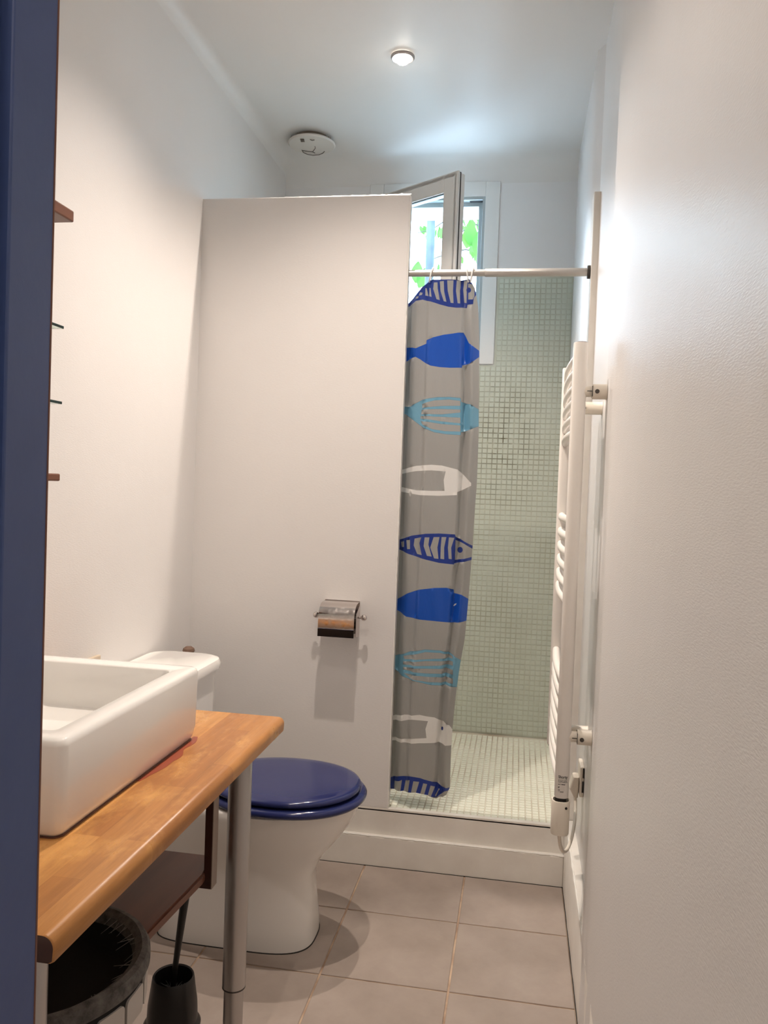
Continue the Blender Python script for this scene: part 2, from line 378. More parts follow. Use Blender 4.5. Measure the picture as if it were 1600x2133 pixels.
# the hall behind the camera
bm = bmesh.new(); box(bm, -1.4, 0.35, -1.8, YD0, -0.1, 0.0); structure('floor_hall', bm, M_tile)
bm = bmesh.new(); box(bm, -1.4, 0.4, -1.8, YD0, ZC, ZC+0.1); structure('ceiling_hall', bm, M_ceil)
bm = bmesh.new(); box(bm, -1.4, -1.3, -1.8, YD0, -0.1, ZC+0.05); box(bm, -1.4, XL-0.05, YD0-0.02, YD0+0.1, -0.1, ZC+0.05); structure('wall_hall_left', bm, M_smooth)
bm = bmesh.new(); box(bm, -1.4, 0.4, -1.8, -1.7, -0.1, ZC+0.05); structure('wall_hall_back', bm, M_smooth)

# ---------------------------------------------------------------- mosaic of the shower
MP, MS, MT = 0.0226, 0.0204, 0.0035
def mosaic_stuff(cells, plane, m_, parent, name):
    b = bmesh.new(); bev = 0.0012
    for u, v in cells:
        h = MS/2; j = random.uniform(-.0004, .0004)
        lo = [(-h,-h), (h,-h), (h,h), (-h,h)]; k = h-bev
        if plane == 'y':
            r0 = [Vector((u+a, YW-0.0002, v+c)) for a, c in lo]; r1 = [Vector((u+a*k/h, YW-MT+j, v+c*k/h)) for a, c in lo]
        else:
            r0 = [Vector((u+a, v+c, ZS-0.004)) for a, c in lo]; r1 = [Vector((u+a*k/h, v+c*k/h, ZS+j)) for a, c in lo]
        a_ = [b.verts.new(p) for p in r0]; c_ = [b.verts.new(p) for p in r1]
        for i in range(4): b.faces.new((a_[i], a_[(i+1)%4], c_[(i+1)%4], c_[i]))
        b.faces.new(c_)
    o = obj(name, b, m_, parent, origin=(0,0,0)); o['kind'] = 'stuff'; return o
def single_tiles(cells, plane, m_, parent):
    b = bmesh.new(); h = MS/2; k = h-0.0012; lo = [(-h,-h), (h,-h), (h,h), (-h,h)]
    if plane == 'y': r0 = [Vector((a, 0, c)) for a, c in lo]; r1 = [Vector((a*k/h, -MT+.0002, c*k/h)) for a, c in lo]
    else: r0 = [Vector((a, c, 0)) for a, c in lo]; r1 = [Vector((a*k/h, c*k/h, .004)) for a, c in lo]
    loft(b, [r0, r1], False, True); bmesh.ops.recalc_face_normals(b, faces=b.faces)
    me = bpy.data.meshes.new('tile'); b.to_mesh(me); b.free(); me.materials.append(m_)
    for u, v in cells:
        o = bpy.data.objects.new('tile', me); col.objects.link(o); o.parent = parent
        p = Vector((u, YW-0.0002, v)) if plane == 'y' else Vector((u, v, ZS-0.004))
        o.location = p - wloc(parent) + Vector((0, random.uniform(-.0003,.0003), 0) if plane == 'y' else (0, 0, random.uniform(-.0003,.0003)))
cells = []
nxm = int((0.19-XL)/MP)
for i in range(nxm):
    for j in range(int((2.222-ZS)/MP)):
        u = 0.192-MP*(i+0.5); v = ZS+0.004+MP*(j+0.5)
        if -0.715-MP/2 < u < -0.133+MP/2-0.002 and v > 1.828-MP/2: continue
        cells.append((u, v))
near = sorted([c for c in cells if c[0] > -0.2], key=lambda c: abs(c[1]-1.22)*0.5+abs(c[0]-0.0)*0.9)[:300]
ns = set(near)
single_tiles(near, 'y', M_mos, wall_back)
mosaic_stuff([c for c in cells if c not in ns], 'y', M_mos, wall_back, 'tiles')
bm = bmesh.new()                                                         # grout bed, cut round the window surround
for a in ((XL, 0.194, ZS, 1.826), (XL, -0.717, 1.826, 2.224), (-0.133, 0.194, 1.826, 2.224)):
    box(bm, a[0], a[1], YW-0.0022, YW+0.001, a[2], a[3])
obj('grout', bm, M_mgrout, wall_back, origin=(0,0,0))
fcells = [(0.20-MP*(i+0.5), YP+0.02+MP*(j+0.5)) for i in range(int((0.20-XL)/MP)) for j in range(int((YW-YP-0.03)/MP))]
fn = sorted([c for c in fcells if c[0] > -0.42 and c[1] > YP+0.01], key=lambda c: c[1])[:300]; fs = set(fn)
single_tiles(fn, 'z', M_mosf, step)
mosaic_stuff([c for c in fcells if c not in fs], 'z', M_mosf, step, 'tiles')
bm = bmesh.new(); box(bm, XL, 0.215, YP+0.018, YW, ZS-0.01, ZS-0.0018); obj('grout', bm, M_fgrout, step, origin=(0,0,0))

# ---------------------------------------------------------------- window
win = empty('window_1', (WX0, YW, WZ0), kind='structure')
def frame_ring(bm, x0, x1, z0, z1, wd, y0, y1, bev=0.002):
    box(bm, x0, x0+wd, y0, y1, z0, z1, bev); box(bm, x1-wd, x1, y0, y1, z0, z1, bev)
    box(bm, x0+wd, x1-wd, y0, y1, z0, z0+wd, bev); box(bm, x0+wd, x1-wd, y0, y1, z1-wd, z1, bev)
bm = bmesh.new(); frame_ring(bm, WX0-0.065, WX1+0.063, WZ0-0.062, WZ1+0.064, 0.063, YW-0.007, YW+0.001)
obj('window_surround', bm, M_upvc, win)
bm = bmesh.new(); frame_ring(bm, WX0, WX1, WZ0, WZ1, 0.012, YW-0.002, YW+0.09, 0.001); frame_ring(bm, WX0, WX1, WZ0, WZ1, 0.030, YW+0.035, YW+0.075, 0.002)
obj('window_frame', bm, mat('grey_window_plastic', (0.42, 0.46, 0.47), 0.4), win)
# the sash, swung open into the room on its left hinges
SW = 0.456; ang = math.radians(-35.5)
hinge = Vector((WX0+0.002, YW-0.012, 0)); du = Vector((math.cos(ang), math.sin(ang), 0)); dv = Vector((-math.sin(ang), math.cos(ang), 0))
def swing(bm):
    for v in bm.verts: v.co = hinge + du*v.co.x + dv*v.co.y + Vector((0, 0, v.co.z))
    return bm
Z0s, Z1s = WZ0+0.012, WZ1-0.003
bm = bmesh.new(); rw = 0.072
box(bm, 0, rw, -0.038, 0.012, Z0s, Z1s, 0.004); box(bm, SW-rw, SW, -0.038, 0.012, Z0s, Z1s, 0.004)
box(bm, rw-.002, SW-rw+.002, -0.038, 0.012, Z0s, Z0s+rw, 0.004); box(bm, rw-.002, SW-rw+.002, -0.038, 0.012, Z1s-rw, Z1s, 0.004)
frame_ring(bm, -0.004, SW+0.006, Z0s-0.006, Z1s+0.001, 0.02, -0.038, -0.029, 0.001)
sash = obj('sash', swing(bm), mat('cream_window_plastic', (0.80, 0.77, 0.73), 0.35), win)
bm = bmesh.new(); frame_ring(bm, rw-0.004, SW-rw+0.004, Z0s+rw-0.004, Z1s-rw+0.004, 0.007, -0.030, -0.022, 0)
frame_ring(bm, -0.0005, SW+0.0008, Z0s-0.0008, Z1s+0.0008, 0.01, -0.020, -0.014, 0)
obj('gasket', swing(bm), M_dark, sash)
bm = bmesh.new(); box(bm, rw-0.004, SW-rw+0.004, -0.016, -0.012, Z0s+rw-0.004, Z1s-rw+0.004)
obj('glass_pane', swing(bm), M_glass, sash)
bm = bmesh.new(); box(bm, SW-0.05, SW-0.026, -0.046, -0.036, 2.02, 2.10, 0.003); box(bm, SW-0.045, SW-0.031, -0.062, -0.046, 2.045, 2.06, 0.002); box(bm, SW-0.046, SW-0.030, -0.070, -0.060, 1.98, 2.065, 0.004)
obj('handle', swing(bm), M_white_pl, sash)
bm = bmesh.new(); box(bm, WX1-0.07, WX1-0.012, YW+0.012, YW+0.03, WZ1-0.014, WZ1-0.010); obj('latch_plate', bm, M_dark, win)

# ---------------------------------------------------------------- outside: drainpipe and a leafy tree
M_pipe = mat('blue_grey_pipe', (0.10, 0.16, 0.20), 0.6); vary(M_pipe, (0.014, 0.026, 0.035), (0.035, 0.055, 0.07), 12)
M_bark = mat('grey_bark', (0.03, 0.03, 0.025), 0.8)
M_leaf = mat('green_leaf', (0.03, 0.13, 0.012), 0.6)
tl = N(M_leaf, 'ShaderNodeBsdfTranslucent'); tl.inputs[0].default_value = (0.05, 0.20, 0.015, 1); mx = N(M_leaf, 'ShaderNodeMixShader'); mx.inputs[0].default_value = 0.5
L(M_leaf, BS(M_leaf).outputs[0], mx.inputs[1]); L(M_leaf, tl.outputs[0], mx.inputs[2]); L(M_leaf, mx.outputs[0], M_leaf.node_tree.nodes['Material Output'].inputs[0])
bm = bmesh.new(); pc = onY(902, 500, 5.2); tube(bm, [(pc.x, 5.2, -0.1), (pc.x-0.02, 5.2, 3.6)], 0.028, 16)
for z_ in (0.9, 2.05, 3.15): tube(bm, [(pc.x, 5.2, z_), (pc.x, 5.2, z_+0.03)], 0.036, 16)
set_tag(obj('drainpipe', bm, M_pipe, smooth=True), 'blue-grey pipe standing outside behind the window glass', 'pipe')
tree = empty('tree', (0.35, 6.2, -0.1), 'tree with thin grey branches and bright green leaves outside the open window', 'tree')
bm = bmesh.new(); tube(bm, [(0.35, 6.2, -0.1), (0.38, 6.22, 1.5), (0.3, 6.2, 2.6), (0.34, 6.2, 3.9)], [0.10, 0.08, 0.05, 0.02], 10); obj('trunk', bm, M_bark, tree, smooth=True)
def leaf_mesh():
    b = bmesh.new(); n = 7; rows = []
    for i in range(n):
        t = i/(n-1); w_ = 0.033*math.sin(PI*min(1, t*0.96+0.03))**0.8*(1-0.25*t)
        rows.append([b.verts.new((-w_, t*0.11, 0.006*math.sin(t*3)+0.006)), b.verts.new((0, t*0.11, 0.006*math.sin(t*3))), b.verts.new((w_, t*0.11, 0.006*math.sin(t*3)+0.006))])
    for a, c in zip(rows, rows[1:]):
        b.faces.new((a[0], a[1], c[1], c[0])); b.faces.new((a[1], a[2], c[2], c[1]))
    me = bpy.data.meshes.new('leaf')
    for f in b.faces: f.smooth = True
    b.to_mesh(me); b.free(); me.materials.append(M_leaf); return me
LM = leaf_mesh()
def leaf(parent, p, sc, rot=None):
    o = bpy.data.objects.new('leaf', LM); col.objects.link(o); o.parent = parent; o.location = Vector(p)-wloc(parent)
    o.scale = (sc,)*3; o.rotation_euler = rot or (random.uniform(0.9, 2.2), random.uniform(-.6, .6), random.uniform(-1.2, 1.2))
for pl in ([(1012, 440), (985, 436), (965, 446), (930, 458), (900, 478), (870, 485)], [(1012, 520), (990, 523), (970, 520), (945, 524), (900, 540)], [(1012, 478), (1000, 470), (985, 466), (960, 485), (930, 500)]):
    P = [onY(x_, y_, 5.9) for x_, y_ in pl]; P = [Vector((0.33, 6.2, P[0].z+0.15))] + P
    bm = bmesh.new(); tube(bm, P, [0.016]+[0.008-0.001*k for k in range(len(P)-1)], 8); br = obj('branch', bm, M_bark, tree, smooth=True)
    for k in range(16):
        q = P[1+k % (len(P)-2)].lerp(P[2+k % (len(P)-2)], random.random())
        leaf(br, q+Vector((random.uniform(-.03,.03), random.uniform(-.1,.1), random.uniform(-.12,.03))), random.uniform(0.5, 1.0))
brb = br
for x_, y_, s_, r_ in ((976, 520, 1.9, 2.6), (984, 512, 1.5, -0.3), (972, 518, 1.5, 0.3), (998, 460, 1.2, 0.4), (1000, 508, 1.1, 0.2), (996, 535, 1.5, 0.1), (975, 450, 0.8, 1.2), (932, 452, 1.0, 0.3), (918, 443, 0.7, 1.0), (934, 515, 0.8, 0.2), (866, 590, 1.4, 0.2), (872, 600, 1.4, 0.9)):
    p = onY(x_, y_, 5.5); leaf(brb, p, s_, (1.57+random.uniform(-.3,.3), r_*0.4, r_*0.3))

# ---------------------------------------------------------------- curtain rod and curtain
rod = empty('curtain_rod', (-0.1, 2.69, 1.98), 'grey metal curtain rod spanning the shower opening', 'rod')
zr = 1.984
bm = bmesh.new(); tube(bm, [(-0.391, 2.69, zr), (-0.08, 2.69, zr)], 0.0112, 20); obj('rod_tube', bm, M_rod, rod, smooth=True)
bm = bmesh.new(); tube(bm, [(-0.14, 2.69, zr), (-0.138, 2.69, zr), (0.190, 2.69, zr)], [0.0118, 0.0132, 0.0132], 20); obj('rod_sleeve', bm, M_rod, rod, smooth=True)
bm = bmesh.new(); tube(bm, [(0.186, 2.69, zr), (0.1955, 2.69, zr)], 0.021, 24); obj('end_flange', bm, mat('dark_rubber', (0.05, 0.045, 0.04), 0.6), rod, smooth=True)

def sstep(a, b, x):
    t = max(0, min(1, (x-a)/(b-a))); return t*t*(3-2*t)
def fold(s): return 1.9*fold_(s)
def fold_(s):
    """height of the cloth over the position across the visible width, s = 0 left, 1 right"""
    pts = [(-1.2, 0.012), (-0.95, -0.004), (-0.7, 0.012), (-0.45, -0.004), (-0.2, 0.010), (0.0, 0.008), (0.26, -0.002), (0.29, -0.010), (0.55, -0.007), (0.76, -0.002), (0.775, 0.012), (0.80, 0.010), (0.90, -0.005), (1.0, 0.010), (1.1, 0.02)]
    for (a, ya), (b, yb) in zip(pts, pts[1:]):
        if s <= b:
            t = (s-a)/(b-a); return ya+(yb-ya)*t
    return 0.02
RP = [(580, 985), (600, 990), (640, 997), (700, 999), (760, 999), (900, 998), (1010, 994), (1060, 990), (1140, 985), (1230, 978), (1330, 969), (1390, 958), (1450, 950), (1520, 943), (1570, 940), (1640, 938), (1700, 937)]
def right_px(py):
    for (a, xa), (b, xb) in zip(RP, RP[1:]):
        if py <= b: return xa+(xb-xa)*(py-a)/(b-a)
    return 937
RZ = [(onY(right_px(py), py, 2.705).z, onY(right_px(py), py, 2.705).x) for py in range(560, 1701, 10)]
def right_x(z):
    for (za, xa), (zb, xb) in zip(RZ, RZ[1:]):
        if z >= zb: return xb+(xa-xb)*(z-zb)/(za-zb)
    return RZ[-1][1]
LEFTX = -0.388
def cloth_y(x, z):
    r = right_x(z); s = (x-LEFTX)/(r-LEFTX)
    y = 2.70 + fold(s)*(0.55+0.45*sstep(1.9, 1.5, z)) + 0.040*sstep(LEFTX+0.028, LEFTX-0.006, x)
    y += 0.0030*noise.noise(Vector((x*26+z*5, z*6, 0)))  + 0.003*sstep(1.75, 1.95, z)*noise.noise(Vector((x*45, z*22, 4)))
    return y
def px_xz(px, py):
    y = 2.70
    for _ in range(4):
        p = onY(px, py, y); y = cloth_y(p.x, p.z)
    return (p.x, p.z)
def cr(ox, oy, s, pts): return [(ox+x/s, oy+y/s) for x, y in pts]
A_ = lambda pts: cr(820, 540, 7.273, pts)
B_ = lambda pts: cr(780, 800, 3.2, pts)
C_ = lambda pts: cr(780, 1350, 3.2, pts)
D_ = lambda pts: cr(740, 1500, 5.923, pts)
def circ(cx, cy, rx, ry, n=14): return [(cx+rx*math.cos(2*PI*k/n), cy+ry*math.sin(2*PI*k/n)) for k in range(n)]
def shrink(pts, d):
    cx = sum(p[0] for p in pts)/len(pts); cy = sum(p[1] for p in pts)/len(pts); out = []
    for x, y in pts:
        l = math.hypot(x-cx, y-cy); out.append((x-(x-cx)/l*d, y-(y-cy)/l*d))
    return out
shapes = []     # (material index, polygon in photo pixels), later ones lie on top
def sh(m_, pts): shapes.append((m_, pts))
# striped fish along the top hem
sh(2, A_([(60,760),(160,720),(245,655),(300,590),(400,470),(480,370),(545,318),(600,308),(800,308),(1080,315),(1110,330),(1150,300),(1200,320),(1240,390),(1250,540),(1215,590),(1205,680),(1120,690),(1110,742),(950,735),(830,720),(700,685),(560,640),(440,612),(340,628),(260,700),(100,800)]))
for q in ([(610,352),(665,350),(668,440),(700,620),(650,605),(600,450)], [(700,335),(760,330),(765,480),(800,645),(760,635),(710,480)], [(812,320),(908,320),(900,480),(908,665),(865,660),(820,480)],
          [(957,320),(1020,320),(1008,480),(1008,670),(970,665),(945,480)], [(1070,326),(1122,332),(1108,470),(1105,665),(1070,660),(1055,460)], [(1130,365),(1180,378),(1228,405),(1225,560),(1200,608),(1130,610)],
          [(482,440),(500,440),(530,560),(480,550)], [(400,500),(440,508),(430,540),(385,550)], [(345,565),(380,560),(370,590),(330,600)], [(545,430),(560,440),(575,570),(540,560)]): sh(0, A_(q))
sh(2, A_(circ(1138, 468, 36, 40)))
sh(0, A_([(200,640),(330,500),(470,350),(540,312),(530,330),(470,375),(390,465),(290,590),(240,645),(200,690)]))
# plain blue fish
blue1 = A_([(60,1310),(205,1342),(250,1338),(335,1348),(400,1320),(495,1280),(500,1225),(600,1182),(750,1145),(900,1125),(1060,1113),(1090,1165),(1140,1270),(1220,1330),(1300,1388),(1300,1480),(1220,1535),(1140,1588),(1040,1610),(1035,1645),(850,1645),(700,1635),(560,1612),(480,1572),(400,1515),(330,1478),(270,1500),(205,1545),(60,1620)])
sh(1, blue1)
# pale blue lined fish
def lined(T, pts, bands):
    sh(5, T(pts)); sh(3, shrink(T(pts), 0.9))
    for b in bands: sh(5, T(b)); sh(0, shrink(T(b), 0.6))
lined(B_, [(120,160),(200,150),(240,150),(320,105),(420,86),(500,85),(575,92),(580,118),(640,135),(697,170),(697,282),(640,303),(578,322),(575,341),(480,336),(400,323),(330,296),(270,250),(205,200),(120,205)],
      [[(318,134),(400,108),(500,103),(574,112),(574,145),(450,147),(318,160)], [(315,172),(450,165),(574,170),(574,190),(450,203),(310,202)], [(308,212),(400,217),(574,224),(574,262),(450,250),(305,230)], [(308,247),(450,266),(574,276),(574,317),(470,315),(380,300),(318,268)]])
# white fish
sh(4, B_([(90,600),(185,570),(280,545),(380,538),(450,543),(555,570),(590,600),(645,660),(645,678),(600,700),(552,720),(550,740),(430,745),(300,740),(185,718),(90,690)]))
sh(0, B_([(90,625),(190,597),(280,580),(380,575),(475,582),(462,640),(468,712),(380,712),(280,708),(190,688),(90,665)]))
# navy striped fish
sh(2, B_([(110,1060),(172,1035),(250,1010),(340,998),(430,996),(537,1002),(542,1018),(600,1050),(660,1080),(655,1170),(600,1185),(532,1195),(530,1203),(430,1192),(340,1170),(250,1140),(172,1105),(110,1080)]))
for q in ([(178,1052),(198,1048),(198,1085),(183,1087)], [(213,1040),(237,1038),(237,1100),(218,1100)], [(268,1030),(312,1022),(300,1060),(315,1140),(285,1132),(262,1075)], [(335,1022),(367,1022),(360,1070),(382,1150),(350,1145),(328,1080)],
          [(395,1020),(434,1020),(420,1090),(427,1165),(398,1162),(372,1090)], [(448,1020),(480,1020),(465,1090),(465,1168),(440,1165),(442,1090)], [(497,1022),(533,1025),(512,1090),(515,1168),(495,1165),(490,1090)],
          [(541,1040),(600,1066),(657,1100),(650,1152),(600,1165),(537,1172)]): sh(0, B_(q))
sh(2, B_(circ(571, 1105, 18, 20)))
# deep blue fish
sh(1, B_([(90,1470),(150,1435),(220,1395),(300,1370),(400,1359),(480,1358),(528,1368),(530,1392),(580,1405),(632,1435),(620,1575),(530,1588),(400,1580),(300,1570),(210,1550),(150,1505)]))
sh(4, B_([(526,1478),(534,1465),(549,1461),(543,1472),(530,1480)]))
# second pale lined fish
lined(B_, [(60,1850),(135,1810),(240,1780),(340,1768),(440,1775),(520,1800),(540,1820),(580,1840),(560,2020),(500,2015),(380,2008),(280,1985),(180,1945),(135,1900),(60,1870)],
      [[(190,1812),(340,1786),(440,1792),(522,1815),(522,1830),(400,1832),(200,1833)], [(190,1848),(340,1846),(524,1850),(524,1878),(340,1880),(190,1868)], [(190,1885),(340,1896),(524,1905),(524,1938),(340,1930),(190,1902)], [(195,1925),(340,1950),(524,1962),(524,1998),(360,1988),(240,1962)]])
# second white fish
sh(4, C_([(60,470),(120,450),(200,443),(300,445),(400,462),(460,485),(500,515),(532,560),(524,647),(400,632),(300,634),(200,628),(118,615),(60,600)]))
sh(0, C_([(60,500),(120,480),(250,478),(357,487),(340,540),(347,600),(250,605),(118,592),(60,585)])); sh(2, C_(circ(452, 535, 7, 13)))
# striped fish along the bottom hem
sh(2, D_([(360,730),(437,705),(550,692),(680,695),(800,715),(950,760),(1060,810),(1185,830),(1175,862),(1100,880),(1010,945),(980,955),(880,930),(740,905),(590,880),(437,860),(360,860)]))
for q in ([(485,745),(577,738),(557,876),(480,862)], [(622,740),(672,742),(650,892),(595,882)], [(717,755),(790,762),(745,908),(688,898)], [(840,780),(888,790),(850,922),(800,915)], [(930,808),(985,820),(935,940),(895,930)], [(1030,842),(1045,848),(1000,925),(985,930)]): sh(0, D_(q))
polys = [(m_, [px_xz(*p) for p in pts]) for m_, pts in shapes]
top_px = [(978, 581), (968, 583), (940, 582), (902, 582), (893, 587), (880, 597), (868, 612), (853, 630), (840, 642), (800, 640), (780, 630), (760, 644)]
bot_px = [(760, 1632), (815, 1643), (840, 1647), (865, 1651), (890, 1656), (910, 1661), (930, 1655)]
outline = [px_xz(x, y) for x, y in top_px] + [px_xz(x, y) for x, y in bot_px] + [px_xz(right_px(y)-0.6, y) for y in range(1640, 590, -20)]
def inside(p, poly):
    c = False; n = len(poly); x, y = p; j = n-1
    for i in range(n):
        xi, yi = poly[i]; xj, yj = poly[j]
        if (yi > y) != (yj > y) and x < (xj-xi)*(y-yi)/(yj-yi)+xi: c = not c
        j = i
    return c
V, E_ = [], []
def addloop(pl, step_=0.012):
    base = len(V); P = []
    for a, b in zip(pl, pl[1:]+pl[:1]):
        k = max(1, int(math.hypot(b[0]-a[0], b[1]-a[1])/step_))
        for i in range(k): P.append((a[0]+(b[0]-a[0])*i/k, a[1]+(b[1]-a[1])*i/k))
    for p in P: V.append(Vector(p))
    for i in range(len(P)): E_.append((base+i, base+(i+1) % len(P)))
addloop(outline)
for _, pl in polys: addloop(pl)
x_ = -0.53
while x_ < -0.12:
    z_ = 0.2
    while z_ < 2.0:
        if inside((x_, z_), outline): V.append(Vector((x_+random.uniform(-.0004,.0004), z_)))
        z_ += 0.013
    x_ += 0.0052
rv, re_, rf, _, _, _ = delaunay_2d_cdt(V, E_, [], 0, 1e-5)
bb = [(m_, pl, min(p[0] for p in pl), max(p[0] for p in pl), min(p[1] for p in pl), max(p[1] for p in pl)) for m_, pl in polys]
faces, mi = [], []
for f in rf:
    cx = sum(rv[i].x for i in f)/len(f); cy = sum(rv[i].y for i in f)/len(f)
    if not inside((cx, cy), outline): continue
    k = 0
    for m_, pl, a, b, c, d in bb:
        if a <= cx <= b and c <= cy <= d and inside((cx, cy), pl): k = m_
    faces.append(tuple(f)); mi.append(k)
used = sorted({i for f in faces for i in f}); rm = {o_: n_ for n_, o_ in enumerate(used)}
me = bpy.data.meshes.new('curtain_cloth')
me.from_pydata([(rv[i].x, cloth_y(rv[i].x, rv[i].y), rv[i].y) for i in used], [], [tuple(rm[i] for i in f) for f in faces])
for p, k in zip(me.polygons, mi): p.material_index = k; p.use_smooth = True
curtain = empty('shower_curtain', (-0.27, 2.70, 0.23), 'grey plastic shower curtain printed with blue and white fish, hanging in the shower opening', 'shower curtain')
link('cloth', me, CM, curtain)
for rx, tilt in ((899, 0.006), (974, -0.004), (984, 0.005)):                 # white rings over the rod
    p = onY(rx, 566, 2.69); b = bmesh.new(); n = 26
    P = [Vector((p.x+tilt*math.sin(2*PI*k/n), 2.69+0.0155*math.cos(2*PI*k/n), zr-0.006+0.0235*math.sin(2*PI*k/n))) for k in range(n+1)]
    tube(b, P, 0.0022, 8, False); obj('curtain_ring', b, M_white_pl, curtain, smooth=True)

# ---------------------------------------------------------------- ceiling fixtures
def downlight(x, y, label, power):
    d = empty('downlight', (x, y, ZC-0.012), label, 'ceiling light', 'recessed ceiling spots')
    b = bmesh.new(); lathe(b, [(0.0405, 0.010), (0.0405, 0.006), (0.036, 0.001), (0.029, 0.003), (0.0275, 0.010)], (x, y, ZC-0.0125), 40, 'z', False, False)
    obj('trim_ring', b, mat('grey_metal_ring', (0.40, 0.38, 0.37), 0.35, 0.6), d, smooth=True)
    b = bmesh.new(); lathe(b, [(0.0275, 0.011), (0.027, 0.004), (0.024, -0.004), (0.016, -0.012), (0.006, -0.015)], (x, y, ZC-0.012), 32, 'z'); obj('bulb', b, M_bulb, d, smooth=True)
    ld = bpy.data.lights.new('spot_lamp', 'SPOT'); ld.energy = power; ld.color = WARM; ld.shadow_soft_size = 0.016
    ld.spot_size = math.radians(120); ld.spot_blend = 1.0
    lo = bpy.data.objects.new('spot_lamp', ld); col.objects.link(lo); lo.parent = d; lo.location = (0, 0, -0.024)
downlight(-0.445, 2.73, 'lit recessed ceiling spot with a grey metal ring above the shower partition', SPOT_W)
downlight(-0.47, 1.98, 'lit recessed ceiling spot over the toilet and the room floor, above the frame', SPOT_W*0.98)
downlight(-0.45, 1.08, 'lit recessed ceiling spot over the washbasin near the door, above the frame', SPOT_W*0.36)
ld = bpy.data.lights.new('hall_fill_lamp', 'POINT'); ld.energy = 16; ld.color = (1.0, 0.86, 0.74); ld.shadow_soft_size = 0.12
hl = empty('hall_fill_light', (-0.6, -0.5, 2.55), 'unseen round fill light added in the hall to light the blue door frame', 'ceiling light')  # unseen lamp, added so the hall side lights the blue frame
b = bmesh.new(); lathe(b, [(0.13, 0.169), (0.13, 0.14), (0.11, 0.11), (0.06, 0.095)], (-0.6, -0.5, 2.55), 32); obj('fill_shade', b, emis('fill_opal', (1.0, 0.9, 0.8), 2.0), hl, smooth=True)
lo = bpy.data.objects.new('hall_fill_lamp', ld); col.objects.link(lo); lo.parent = hl; lo.location = (0, 0, -0.1)
VX, VY = -0.916, 3.335
vent = empty('ceiling_vent', (VX, VY, ZC-0.03), 'round white extractor cover with dark marks hanging from the ceiling above the partition', 'vent')
b = bmesh.new(); lathe(b, [(0.070, 0.030), (0.070, 0.010)], (VX, VY, ZC-0.03), 40); obj('vent_collar', b, mat('dusty_grey', (0.22, 0.18, 0.14), 0.9), vent, smooth=True)
b = bmesh.new(); lathe(b, [(0.078, 0.014), (0.096, 0.010), (0.099, 0.005), (0.094, 0.000), (0.05, -0.003), (0.0005, -0.004)], (VX, VY, ZC-0.03), 56, 'z', True, False)
obj('cover', b, mat('yellowed_white_plastic', (0.70, 0.67, 0.62), 0.5), vent, smooth=True)
b = bmesh.new(); zz = ZC-0.0346
def dash(b, p, q, wd, z=zz):
    p, q = Vector((p[0], p[1], z)), Vector((q[0], q[1], z)); s = (q-p).cross(Vector((0,0,1))).normalized()*wd
    prism(b, [p-s, q-s, q+s, p+s], (0, 0, 0.0016))
def vq(px, py): q = ray(px, py); q = CP+q*((zz-CP.z)/q.z); return (q.x, q.y)
arc = [(629,313),(632,318),(640,322),(652,324),(664,323),(672,320),(676,316)]
marks = ([(a, c, 0.0014) for a, c in zip(arc, arc[1:])] + [(a, c, 0.0011) for a, c in (((630,314),(651,317)), ((651,317),(656,319)), ((652,316),(657,309)), ((657,309),(656,305)))],
         [((625.5+k*0.6, 291+k*2.2), (633.5+k*0.6, 291+k*2.2), 0.0017) for k in range(3)], [((646,291),(650,293),0.0014), ((650,293),(655,292),0.0014)])
for mk in marks:
    b = bmesh.new()
    for a, c, wd in mk: dash(b, vq(*a), vq(*c), wd)
    obj('printed_mark', b, M_inkg, vent)
b = bmesh.new()                                                          # cobwebby dust round the gap
for k in range(70):
    a = random.uniform(0, 2*PI); r = random.uniform(0.078, 0.094); p = Vector((VX+r*math.cos(a), VY+r*math.sin(a), ZC-0.0145+random.uniform(-.002,.004)))
    bmesh.ops.create_icosphere(b, subdivisions=1, radius=random.uniform(0.0012, 0.003), matrix=Matrix.Translation(p))
o = obj('dust', b, bpy.data.materials['dusty_grey'], vent); o['kind'] = 'stuff'

# ---------------------------------------------------------------- toilet
TYc = 2.19
toilet = empty('toilet', (-0.73, TYc, 0.003), 'white ceramic toilet with navy blue lid in front of the partition', 'toilet')
def egg(x0, x1, hw, ex, z, yc=TYc, n=64, tail=0.0, pinch=0.0):
    """outline with a rounded front at x1 and a fuller back at x0"""
    pts = []; cx = x1-(x1-x0)*0.42
    for k in range(n):
        t = 2*PI*k/n; c, s = math.cos(t), math.sin(t)
        e_ = 2/ex if c > 0 else 2/(ex+2.2)
        x = cx + (x1-cx if c > 0 else cx-x0)*math.copysign(abs(c)**e_, c)
        hh = hw*(1-tail*max(0, min(1, (cx-x)/(cx-x0))))
        hh -= pinch*math.exp(-((x-(cx-0.07))/0.055)**2)
        pts.append(Vector((x, yc+hh*math.copysign(abs(s)**e_, s), z)))
    return pts
Z = [(0.003, -0.955, -0.512, .119, 3.2, 0, 0), (0.02, -0.955, -0.512, .119, 3.2, 0, 0), (0.07, -0.957, -0.515, .115, 3.0, 0, .006), (0.13, -0.962, -0.522, .110, 2.8, 0, .016), (0.19, -0.972, -0.524, .111, 2.6, .02, .020),
     (0.24, -0.99, -0.500, .122, 2.4, .06, .014), (0.285, -1.01, -0.462, .142, 2.2, .16, .006), (0.33, -1.03, -0.428, .162, 2.05, .28, 0), (0.37, -1.045, -0.408, .174, 2.0, .34, 0), (0.392, -1.05, -0.402, .178, 2.0, .34, 0), (0.397, -1.045, -0.408, .172, 2.0, .34, 0)]
b = bmesh.new(); loft(b, [egg(x0, x1, hw, ex, z_, tail=tl_, pinch=pn) for z_, x0, x1, hw, ex, tl_, pn in Z])
